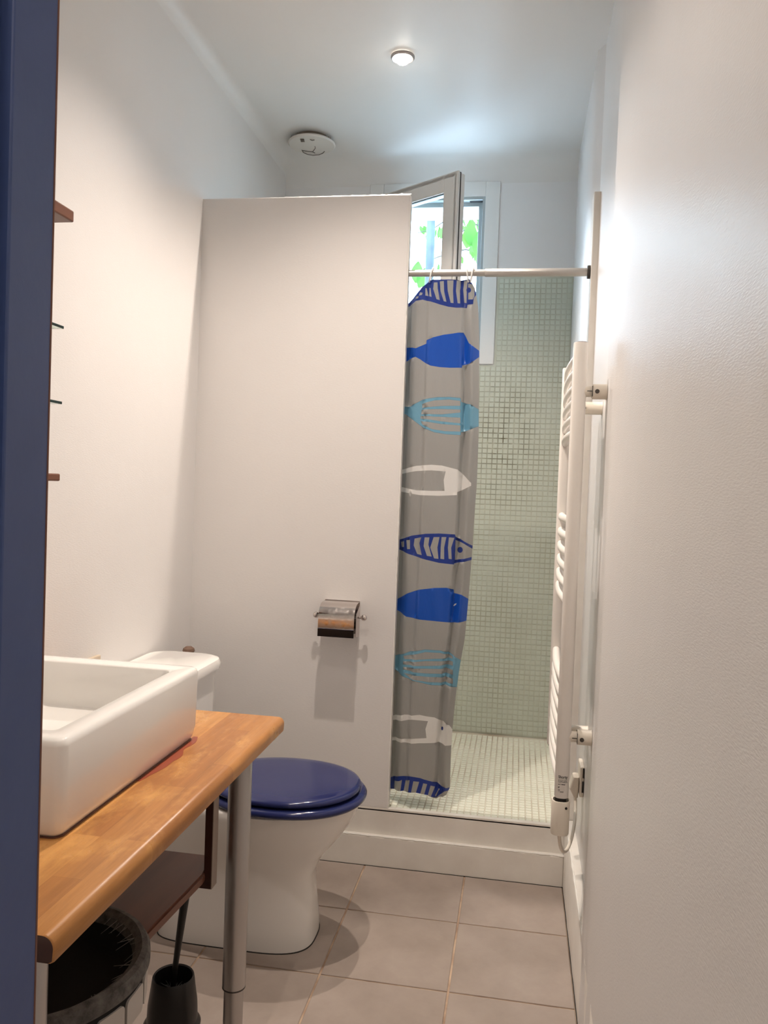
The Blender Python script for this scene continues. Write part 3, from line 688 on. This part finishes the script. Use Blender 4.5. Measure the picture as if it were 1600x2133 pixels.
obj('bowl', b, M_ceramic, toilet, smooth=True, angle=60)
b = bmesh.new(); loft(b, [egg(-0.957, -0.510, .1205, 3.2, 0.0028), egg(-0.957, -0.510, .1205, 3.2, 0.0055)]); obj('base_seal', b, mat('black_silicone', (0.02, 0.018, 0.016), 0.7), toilet)
def ell(xc, a, hw, z, n=64, ex=2.15):
    return [Vector((xc+a*math.copysign(abs(math.cos(2*PI*k/n))**(2/ex), math.cos(2*PI*k/n)), TYc+hw*math.copysign(abs(math.sin(2*PI*k/n))**(2/ex), math.sin(2*PI*k/n)), z)) for k in range(n)]
b = bmesh.new(); loft(b, [ell(-.612, .205, .170, .398), ell(-.612, .219, .184, .399), ell(-.612, .2265, .1915, .406), ell(-.612, .227, .192, .412), ell(-.612, .221, .186, .419), ell(-.612, .205, .170, .4215)])
obj('seat', b, M_navy, toilet, smooth=True, angle=60)
b = bmesh.new(); loft(b, [ell(-.616, .195, .160, .424), ell(-.616, .208, .173, .4245), ell(-.616, .214, .179, .430), ell(-.616, .214, .179, .435), ell(-.616, .209, .174, .4405), ell(-.616, .199, .165, .443), ell(-.616, .17, .14, .4445), ell(-.616, .08, .07, .4455)])
obj('lid', b, M_navy, toilet, smooth=True, angle=60)
for yy in (TYc-0.07, TYc+0.07):
    b = bmesh.new(); tube(b, [(-0.845, yy-0.02, 0.412), (-0.845, yy+0.02, 0.412)], 0.012, 16); obj('hinge', b, M_chrome, toilet, smooth=True)
b = bmesh.new(); loft(b, [rrect(-1.105, -0.905, 2.03, 2.37, .05, .397), rrect(-1.105, -0.895, 2.018, 2.382, .055, .50), rrect(-1.106, -0.89, 2.01, 2.39, .06, .695)])
cis = obj('cistern', b, M_ceramic, toilet, smooth=True)
b = bmesh.new(); loft(b, [rrect(-1.107, -0.888, 2.006, 2.394, .065, .699), rrect(-1.108, -0.877, 1.998, 2.402, .072, .703), rrect(-1.108, -0.875, 1.996, 2.404, .074, .718), rrect(-1.107, -0.880, 2.002, 2.398, .07, .730), rrect(-1.104, -0.895, 2.015, 2.385, .06, .7345)])
obj('cistern_lid', b, M_ceramic, toilet, smooth=True)
b = bmesh.new(); lathe(b, [(.0245, 0), (.0245, .003), (.021, .0055), (.0195, .0045), (.0185, .006), (.001, .007)], (-0.968, 2.095, .7343), 32)
obj('flush_button', b, M_chrome, toilet, smooth=True)
# supply pipe and valve behind the toilet, brown knob over the cistern
b = bmesh.new(); lathe(b, [(.012, 0), (.016, .004), (.020, .010), (.018, .018), (.010, .024)], (-1.045, 2.500, .703), 24); 
tube(b, [(-1.045, 2.50, .71), (-1.045, 2.50, .60), (-1.045, 2.60, .58), (-1.045, YP, .58)], .009, 12)
set_tag(obj('stop_valve', b, mat('brown_valve', (0.20, 0.12, 0.08), 0.5), smooth=True), 'small brown valve knob just behind the toilet cistern lid', 'valve')

# ---------------------------------------------------------------- worktop on tube legs
WZ = 0.735; WT = 0.034; WXR = -0.510; WYN, WYF = 0.853, 1.795
wt = empty('worktop_table', (-0.81, 1.32, 0.0), 'oiled orange-brown wooden worktop on grey tube legs along the left wall', 'worktop')
def bullnose(y, z1=WZ, z0=WZ-WT, dx=0, dz=0):
    r = 0.0145; pts = [Vector((XL+.002, y, z0+dz)), Vector((WXR-0.006-dx, y, z0+dz)), Vector((WXR-0.001-dx, y, z0+0.003+dz))]
    for k in range(7):
        a = PI/2*k/6; pts.append(Vector((WXR-r+r*math.cos(a)-dx, y, z1-r+r*math.sin(a)-dz)))
    pts.append(Vector((XL+.002, y, z1-dz))); return pts
b = bmesh.new(); loft(b, [bullnose(WYN, dx=.002, dz=.001), bullnose(WYN+.002), bullnose(WYF-.012), bullnose(WYF-.005, dx=.001, dz=.0015), bullnose(WYF-.001, dx=.004, dz=.005), bullnose(WYF, dx=.008, dz=.009)])
for f in b.faces: f.material_index = 1 if abs(f.calc_center_median().y-WYN) < 1e-5 else 0
obj('worktop', b, [M_wood, M_endgrain], wt, smooth=True, angle=50)
b = bmesh.new()                                                          # wet red-brown stain along the front of the basin
pl = [Vector((-0.650, 1.33+0.265*k/79, WZ+.0002)) for k in range(80)]
for k in range(79, -1, -1): t = k/79; pl.append(Vector((-0.6405+0.021*math.sin(PI*t)**0.8*(0.65+0.55*noise.noise(Vector((t*5, 1, 2)))), 1.33+0.265*t, WZ+.0002)))
prism(b, pl, (0, 0, .0002)); o = obj('stain', b, M_stain, wt); o['label'] = 'red-brown wet stain along the basin foot'
def leg(x, y, zj):
    b = bmesh.new(); lathe(b, [(.0255, zj), (.0255, WZ-WT)], (x, y, 0), 32); lg = obj('leg', b, M_steel, wt, smooth=True)
    b = bmesh.new(); lathe(b, [(.0215, .012), (.0215, zj+.01)], (x, y, 0), 32); obj('leg_extension', b, M_steel, lg, smooth=True)
    b = bmesh.new(); lathe(b, [(.0275, .003), (.0275, .010), (.020, .014)], (x, y, 0), 28); obj('foot', b, M_black, lg, smooth=True)
    b = bmesh.new(); lathe(b, [(.0257, zj-.0005), (.0257, zj+.003), (.0225, zj+.0035), (.0225, zj-.0005)], (x, y, 0), 28, cap0=False, cap1=False); obj('collar', b, mat('chipped_black_collar', (0.05, 0.045, 0.04), 0.5), lg, smooth=True)
LEGY, LEGX = 1.69, -0.578
leg(LEGX, LEGY, 0.155); leg(-0.5905, 0.925, 0.155); leg(-1.05, LEGY, 0.155); leg(-1.05, 0.925, 0.155)

# basin: square vessel standing on the worktop
basin = empty('washbasin', (-0.86, 1.335, WZ), 'square white ceramic vessel basin standing on the wooden worktop', 'washbasin')
bx0, bx1, by0, by1, bh = -1.085, -0.640, 1.078, 1.592, 0.150
b = bmesh.new(); zt = WZ+bh
rings = [rrect(bx0+.010, bx1-.010, by0+.010, by1-.010, .014, WZ+.001), rrect(bx0+.004, bx1-.005, by0+.004, by1-.005, .016, WZ+.008), rrect(bx0, bx1, by0, by1, .018, WZ+.03), rrect(bx0-.001, bx1+.002, by0-.001, by1+.001, .018, zt-.012),
         rrect(bx0+.001, bx1, by0+.001, by1-.001, .017, zt-.0045), rrect(bx0+.006, bx1-.005, by0+.006, by1-.006, .014, zt-.0005), rrect(bx0+.012, bx1-.012, by0+.012, by1-.012, .012, zt),
         rrect(bx0+.10, bx1-.036, by0+.040, by1-.044, .012, zt-.0005), rrect(bx0+.104, bx1-.040, by0+.044, by1-.048, .014, zt-.004), rrect(bx0+.108, bx1-.044, by0+.050, by1-.052, .02, zt-.05), rrect(bx0+.118, bx1-.052, by0+.062, by1-.060, .03, zt-.088),
         rrect(bx0+.15, bx1-.09, by0+.10, by1-.10, .04, zt-.103), rrect(bx0+.22, bx1-.17, by0+.20, by1-.20, .03, zt-.106)]
loft(b, rings); obj('basin_body', b, M_ceramic, basin, smooth=True, angle=50)
b = bmesh.new(); lathe(b, [(.030, 0), (.030, .003), (.024, .005), (.001, .005)], (-0.875, 1.335, zt-.107), 28); obj('drain', b, M_chrome, basin, smooth=True)
b = bmesh.new(); loft(b, [rrect(bx0+.006, bx1-.006, by0+.006, by1-.006, .016, WZ+.0001), rrect(bx0+.006, bx1-.006, by0+.006, by1-.006, .016, WZ+.002)]); obj('sealant', b, mat('brown_sealant', (0.13, 0.05, 0.03), 0.4), basin)
# tap at the hidden near end of the basin
tap = empty('basin_tap', (-1.035, 1.335, zt), 'chrome mixer tap on the rear rim of the basin, hidden behind the blue door frame', 'tap')
b = bmesh.new(); lathe(b, [(.024, 0), (.024, .006), (.019, .01), (.019, .09), (.016, .10)], (-1.035, 1.335, zt), 28); tube(b, [(-1.035, 1.335, zt+.07), (-0.98, 1.335, zt+.078), (-0.92, 1.335, zt+.07), (-0.915, 1.335, zt+.058)], .010, 14); obj('tap_body', b, M_chrome, tap, smooth=True)
b = bmesh.new(); tube(b, [(-1.035, 1.335, zt+.10), (-1.035, 1.335, zt+.112)], .017, 20); tube(b, [(-1.04, 1.335, zt+.108), (-0.985, 1.335, zt+.13)], [.007, .005], 10); obj('tap_lever', b, M_chrome, tap, smooth=True)

# shelf under the worktop, hung on a dark hanger
b = bmesh.new()
def quad_board(b, p, z0, z1, bev=0.004):
    loft(b, [[Vector((x, y, z0)) for x, y in p], [Vector((x, y, z1)) for x, y in p]])
    bmesh.ops.bevel(b, geom=b.edges[:], offset=bev, segments=2, affect='EDGES')
quad_board(b, [(-1.09, 0.88), (-0.660, 0.88), (-0.616, 1.585), (-0.628, 1.675), (-1.09, 1.675)], 0.428, 0.450); o = obj('shelf_board', b, M_shelfwood, wt); o['label'] = 'dark red-brown board shelf hung below the worktop'
M_hang = mat('dark_brown_metal', (0.05, 0.016, 0.012), 0.35)
b = bmesh.new(); box(b, -0.6210, -0.6035, 1.600, 1.628, 0.424, WZ-WT, 0.001); box(b, -0.80, -0.6035, 1.600, 1.628, 0.413, 0.4275, 0.001)
hg = obj('hanger', b, M_hang, wt)
b = bmesh.new(); box(b, -0.6045, -0.6025, 1.5995, 1.6285, 0.4135, WZ-WT, 0.0004); o = obj('edge_strip', b, mat('grey_edge_band', (0.30, 0.24, 0.20), 0.4), hg); o['label'] = 'grey front edge of the hanger'
b = bmesh.new(); box(b, -1.09, -0.66, 0.90, 0.925, 0.404, 0.4275, 0.001); box(b, -1.09, -1.07, 0.90, 1.63, 0.404, 0.4275, 0.001); box(b, -1.09, -1.07, 0.90, 0.925, 0.42, WZ-WT, 0.001); obj('bracket', b, M_hang, wt)

# round dark basket on that shelf
bk = empty('round_basket', (-0.70, 1.115, 0.4502), 'round dark basket with a frayed grey rim on the shelf below the worktop', 'basket')
BXc, BYc = -0.700, 1.118
M_bask = mat('black_felt', (0.010, 0.009, 0.009), 0.95); M_rim = mat('grey_felt_rim', (0.105, 0.095, 0.085), 0.95)
L(M_rim, ramp(M_rim, noise_tex(M_rim, 60, 5, 0.7), [(0.3, (0.05, 0.046, 0.042)), (0.7, (0.17, 0.155, 0.14))]), BS(M_rim).inputs['Base Color'])
b = bmesh.new(); lathe(b, [(.03, .001), (.150, .001), (.160, .004), (.163, .045), (.163, .066), (.150, .066), (.140, .030), (.03, .012)], (BXc, BYc, 0.4502), 64); obj('basket_wall', b, M_bask, bk, smooth=True)
b = bmesh.new(); lathe(b, [(.142, .066), (.146, .080), (.157, .0875), (.166, .0845), (.1705, .075), (.1705, .067), (.167, .061), (.160, .062)], (BXc, BYc, 0.4502), 96, cap0=False, cap1=False)
for v in b.verts:
    q = v.co-Vector((BXc, BYc, 0)); k = 1+0.012*noise.noise(v.co*22); v.co.x = BXc+q.x*k; v.co.y = BYc+q.y*k
obj('rim', b, M_rim, bk, smooth=True)
b = bmesh.new()
for k in range(22):
    a = random.uniform(-1.0, 1.5); r0 = .147; r1 = r0-random.uniform(.006, .030); z_ = .4502+.080
    p = Vector((BXc+r0*math.cos(a), BYc+r0*math.sin(a), z_)); q = Vector((BXc+r1*math.cos(a+.05), BYc+r1*math.sin(a+.05), z_-random.uniform(.004, .02)))
    tube(b, [p, q], [.0008, .0003], 4)
o = obj('frayed_threads', b, mat('pale_thread', (0.25, 0.24, 0.22), 0.8), bk); o['kind'] = 'stuff'
M_panel = mat('pale_grey_panel', (0.50, 0.46, 0.42), 0.6)
for k in range(18):
    a0 = -3.1+k*0.345; b = bmesh.new(); g_ = []
    for (u, v) in [(p.x, p.y) for p in rrect(-.0255, .0255, -.0165, .0165, .007, 0, 4)]: g_.append((a0+u/.165, .4502+.031+v*1.3))
    loft(b, [[Vector((BXc+r*math.cos(a), BYc+r*math.sin(a), z_)) for a, z_ in g_] for r in (.1590, .1665)]); obj('panel', b, M_panel, bk)

# toilet brush in its holder
HX, HY = -0.742, 1.742
brush_h = empty('brush_holder', (HX, HY, 0.003), 'black plastic toilet brush holder on the floor behind the worktop leg', 'brush holder')
b = bmesh.new(); lathe(b, [(.040, 0), (.064, 0), (.065, .012), (.061, .018), (.0575, .022), (.056, .06), (.0495, .105), (.0475, .121), (.0455, .124), (.043, .121), (.044, .10), (.048, .03), (.02, .012)], (HX, HY, .003), 48); obj('holder_cup', b, M_black, brush_h, smooth=True)
tb = empty('toilet_brush', (HX, HY, 0.03), 'black toilet brush standing in its holder, long handle leaning up past the shelf', 'toilet brush')
b = bmesh.new(); tube(b, [(HX-.006, HY+.004, .035), (HX+.000, HY, .10), (HX+.006, HY-.002, .16), (HX+.022, HY-.012, .27), (HX+.040, HY-.022, .385), (HX+.042, HY-.023, .392)], [.006, .006, .0068, .0090, .0105, .006], 16); obj('handle', b, M_black, tb, smooth=True)
b = bmesh.new()
for k in range(260):
    a = random.uniform(0, 2*PI); z_ = random.uniform(.035, .092); r = random.uniform(.026, .038)
    c0 = Vector((HX, HY, z_)); tube(b, [c0, c0+Vector((r*math.cos(a), r*math.sin(a), random.uniform(-.004, .012)))], [.0007, .0005], 4)
o = obj('bristles', b, M_bristle, tb); o['kind'] = 'stuff'

# ---------------------------------------------------------------- paper holder
ph = empty('toilet_roll_holder', (-0.565, YP-.04, 0.80), 'chrome toilet roll holder with a curved cover screwed to the partition', 'toilet roll holder')
x0, x1 = -0.632, -0.512
prof = [(YP-.002, .884), (YP-.020, .8835)]
for k in range(13):
    a = PI/2*k/12; prof.append((YP-.040-.052*math.sin(a), .832+.0505*math.cos(a)))
prof += [(YP-.0925, .80), (YP-.0925, .790)]
b = bmesh.new(); th = .0014
outer = [Vector((x0, y, z_)) for y, z_ in prof]; inner = [Vector((x0, y+th*0.8, z_-th*0.6)) for y, z_ in prof][::-1]
prism(b, outer+inner, (x1-x0, 0, 0)); cover = obj('curved_cover', b, M_chrome, ph, smooth=True, angle=40)
b = bmesh.new(); box(b, x0-.0005, x1+.0005, YP-.0938, YP-.091, .776, .802, .001); obj('front_flap', b, mat('dark_chrome', (0.10, 0.085, 0.08), 0.18, 1.0), ph)
b = bmesh.new(); tube(b, [(x0, YP-.0935, .803), (x1, YP-.0935, .803)], .0015, 8); obj('cover_bead', b, M_chrome, ph, smooth=True)
b = bmesh.new(); box(b, x0, x1, YP-.0025, YP-.0002, .775, .886); obj('back_plate', b, M_chrome, ph)
b = bmesh.new(); prism(b, [Vector((x1+.0005, YP-.002, .875)), Vector((x1+.0005, YP-.030, .862)), Vector((x1+.0005, YP-.062, .850)), Vector((x1+.0005, YP-.062, .775)), Vector((x1+.0005, YP-.002, .765))], (.0012, 0, 0)); obj('side_plate', b, mat('satin_steel', (0.62, 0.55, 0.53), 0.35, 0.7), ph)
b = bmesh.new(); tube(b, [(x0-.016, YP-.045, .838), (x1+.020, YP-.045, .838)], .0045, 16); obj('roll_bar', b, M_chrome, ph, smooth=True)
for xx in (x0-.019, x1+.024):
    b = bmesh.new(); bmesh.ops.create_uvsphere(b, u_segments=20, v_segments=12, radius=.0102, matrix=Matrix.Translation((xx, YP-.045, .838))); obj('knob', b, M_chrome, ph, smooth=True)

# ---------------------------------------------------------------- towel radiator
RXc = 0.1265; YR0, YR1 = 1.93, 2.335
rad = empty('towel_radiator', (0.13, 2.13, 0.49), 'white electric towel radiator with slanting bars mounted on the right wall', 'radiator')
def post(y, z0, z1, xc=RXc):
    r = []; 
    for z_, s in ((z0, .9), (z0+.003, 1), (z1-.003, 1), (z1, .93)):
        r.append([Vector((xc+.0165*s*math.copysign(abs(math.cos(2*PI*k/28))**.75, math.cos(2*PI*k/28)), y+.0155*s*math.copysign(abs(math.sin(2*PI*k/28))**.75, math.sin(2*PI*k/28)), z_)) for k in range(28)])
    b = bmesh.new(); loft(b, r); p = obj('post', b, M_rad, rad, smooth=True)
    b = bmesh.new(); lathe(b, [(.012, 0), (.012, .002), (.0105, .0024)], (xc+.002, y, z1-.0002), 20); obj('end_cap', b, mat('brown_grey_cap', (0.20, 0.15, 0.13), 0.5), p)
    b = bmesh.new(); lathe(b, [(.012, 0), (.012, .006)], (xc, y, z0-.0055), 20); obj('lower_cap', b, M_dark, p); return p
near_post = post(YR0, 0.560, 1.620); far_post = post(YR1, 0.560, 1.622, 0.123)
ZB = [1.588, 1.555, 1.519, 1.485, 1.448, 1.412, 1.208, 1.168, 1.130, 1.094, 1.055, 1.018, .831, .794, .757, .717, .679, .640, .601]
for z_ in ZB:
    P = []; n = 16
    for k in range(n+1):
        t = k/n; y = (YR0+.002)+(YR1-YR0-.012)*t
        P.append(Vector((RXc-.004-.007*math.sin(PI*t) - .001*t, y, z_)))
    P = [Vector((RXc-.002, YR0+.0005, z_))] + P + [Vector((.120, YR1+.001, z_))]
    b = bmesh.new(); tube(b, P, [.0085]+[.0105]*(len(P)-2)+[.008], 14); obj('bar', b, M_rad, rad, smooth=True)
def bracket(y, z_, s=1.0, xw=XN):
    b = bmesh.new(); lathe(b, [(.0125*s, RXc+.010), (.0125*s, RXc+.030)], (0, y, z_), 24, 'x'); br_ = obj('bracket', b, M_bracket, rad, smooth=True)
    b = bmesh.new(); lathe(b, [(.0170*s, RXc+.0302), (.0175*s, RXc+.033), (.0175*s, xw-.003), (.0190*s, xw-.0005)], (0, y, z_), 28, 'x'); obj('bracket_body', b, M_bracket, br_, smooth=True)
    b = bmesh.new(); lathe(b, [(.0050*s, -.0010), (.0050*s, .0025), (.0022*s, .0026), (.002*s, .0012)], (RXc+.040, y-.0180*s, z_-.001), 18, 'y')
    obj('screw', b, mat('dark_screw', (0.10, 0.09, 0.08), 0.4, 0.7), br_, smooth=True)
    b = bmesh.new(); box(b, RXc+.0296, RXc+.0303, y-.0182*s, y+.0182*s, z_-.012, z_+.012); box(b, RXc+.018, RXc+.029, y-.0130*s, y-.0122*s, z_-.0008, z_+.0008); obj('slot', b, M_dark, br_)
bracket(YR0, 1.508); bracket(YR0, 0.704); bracket(YR1-.02, 1.510, 1.0, XF); bracket(YR1-.02, 0.606, 1.0, XF)
# control box under the near post, with label print above it
b = bmesh.new(); cx, cy = RXc-.001, YR0
ro, ri = [], []
for (z_, s, top) in ((.474, .96, 0), (.477, 1, 0), (.551, 1, 0), (.5535, .97, 0)): ro.append([p for p in rrect(cx-.0205*s, cx+.0215*s, cy-.021*s, cy+.021*s, .016, z_, 8)])
inn = [rrect(cx-.0175, cx+.0185, cy-.018, cy+.018, .0145, z_, 8) for z_ in (.5535, .535)]
loft(b, ro+inn); cbx = obj('control_box', b, M_bracket, rad, smooth=True)
b = bmesh.new(); lathe(b, [(.0030, -.0004), (.0030, .004)], (cx+.012, cy-.0205, .5405), 14, 'y'); obj('indicator_hole', b, M_dark, cbx)
b = bmesh.new(); lathe(b, [(.013, .536), (.013, .564)], (cx, cy, 0), 20); obj('heater_neck', b, M_dark, cbx)
# printing: curve the flat letters round the post
fr_y = lambda x: YR0 - .0155*max(0.02, (1-min(.98, abs((x-RXc)/.0165))**(2/.75)))**(.75/2) - .0004
b = bmesh.new()
cu = bpy.data.curves.new('label_text', 'FONT'); cu.body = 'Shorty'; cu.size = .0092; cu.align_x = 'LEFT'; cu.offset = .00022
to = bpy.data.objects.new('label_text', cu); me0 = to.to_mesh(); tm = bpy.data.meshes.new_from_object(to); 
bt = bmesh.new(); bt.from_mesh(tm); bmesh.ops.triangulate(bt, faces=bt.faces)
wx = max(v.co.x for v in bt.verts)
for v in bt.verts:
    x = RXc-.0092+v.co.x*(.0212/wx); v.co = Vector((x, fr_y(x), .6085+v.co.y))
tx = bpy.data.meshes.new('printed_word'); bt.to_mesh(tx); bt.free(); bpy.data.objects.remove(to)
word = link('printed_label', tx, M_ink, near_post)
b = bmesh.new()
def blk(x, z_, wd, h):
    n = 3
    for i in range(n):
        xa, xb = x+wd*i/n, x+wd*(i+1)/n
        q = [b.verts.new((xx, fr_y(xx), zz)) for xx, zz in ((xa, z_), (xb, z_), (xb, z_+h), (xa, z_+h))]; b.faces.new(q)
for row, (z_, h) in enumerate(((.6040, .0012), (.6012, .0012), (.5984, .0012))):
    x = -.0090
    while x < .0105:
        wd = random.uniform(.0010, .0030); blk(RXc+x, z_, wd, h); x += wd+random.uniform(.0006, .002)
for x, z_, wd, h in ((-.0085,.5925,.0016,.0024), (-.0055,.5925,.0012,.0024), (-.002,.5930,.0090,.0016), (-.0088,.5850,.0014,.0036), (-.0068,.5862,.0010,.0028), (-.0086,.5790,.0012,.0030), (-.0062,.5795,.0014,.0022), (-.0078,.5762,.0012,.0010), (-.0050,.5764,.0090,.0008), (-.004,.5752,.0075,.0005)): blk(RXc+x, z_, wd, h)
obj('small_print', b, M_ink, near_post)
# cord and wall socket
SY = 2.40; sock = empty('wall_socket', (XF, SY, 0.45), 'white wall socket low on the right wall beside the radiator', 'wall socket')
b = bmesh.new(); box(b, XF-.012, XF-.0003, SY-.042, SY+.042, .405, .492, .003); obj('cover_plate', b, M_bracket, sock)
b = bmesh.new(); box(b, XF-.006, XF-.0006, SY-.0445, SY-.0422, .42, .452); box(b, XF-.005, XF-.0006, SY-.0445, SY-.0422, .462, .49); obj('gap', b, M_dark, sock)
plug = empty('power_plug', (XF-.03, SY-.01, 0.40), 'cream flat power plug in the wall socket beside the radiator', 'plug')
b = bmesh.new(); loft(b, [rrect(XF-.026, XF-.014, SY-.028, SY+.004, .005, .398), rrect(XF-.040, XF-.0135, SY-.036, SY+.012, .008, .425), rrect(XF-.030, XF-.0135, SY-.034, SY+.010, .006, .458)]); obj('plug_body', b, M_bracket, plug, smooth=True)
P0, P1, P2, P3 = Vector((cx, cy+.004, .476)), Vector((cx+.01, cy+.06, .34)), Vector((XF-.02, SY-.16, .335)), Vector((XF-.022, SY-.016, .40))
P = [P0*(1-t)**3+P1*3*t*(1-t)**2+P2*3*t*t*(1-t)+P3*t**3 for t in [k/24 for k in range(25)]]
b = bmesh.new(); tube(b, P, .0045, 12); obj('power_cord', b, M_bracket, rad, smooth=True)

# ---------------------------------------------------------------- left wall shelves
for (z0, th, glass, lab) in ((1.806, .024, False, 'red-brown wooden wall shelf, topmost of the four on the left wall'), (1.582, .006, True, 'glass wall shelf, upper of the two glass ones on the left wall'),
                      (1.422, .006, True, 'glass wall shelf, lower of the two glass ones on the left wall'), (1.258, .016, False, 'red-brown wooden wall shelf, lowest of the four on the left wall')):
    s = empty('wall_shelf', (XL+.07, 1.3, z0), lab, 'shelf', 'shelves above the washbasin')
    b = bmesh.new(); box(b, XL+.001, -0.953 if z0 > 1.8 else -0.970, 1.02, 1.60, z0, z0+th, .001 if glass else .003)
    if glass:
        for f in b.faces:
            n_ = f.normal
            if abs(f.calc_center_median().z-z0-th/2) < th*0.45: f.material_index = 1
        obj('glass_board', b, [M_shglass, M_shedge], s)
    else: obj('board', b, M_brown, s)
b = bmesh.new(); box(b, XL+.0005, XL+.012, 1.945, 2.03, .745, .79, .003)
set_tag(obj('wall_plate', b, mat('beige_plastic', (0.60, 0.50, 0.38), 0.5)), 'small beige switch plate on the left wall just above the basin rim', 'switch plate')
bpy.context.view_layer.update()
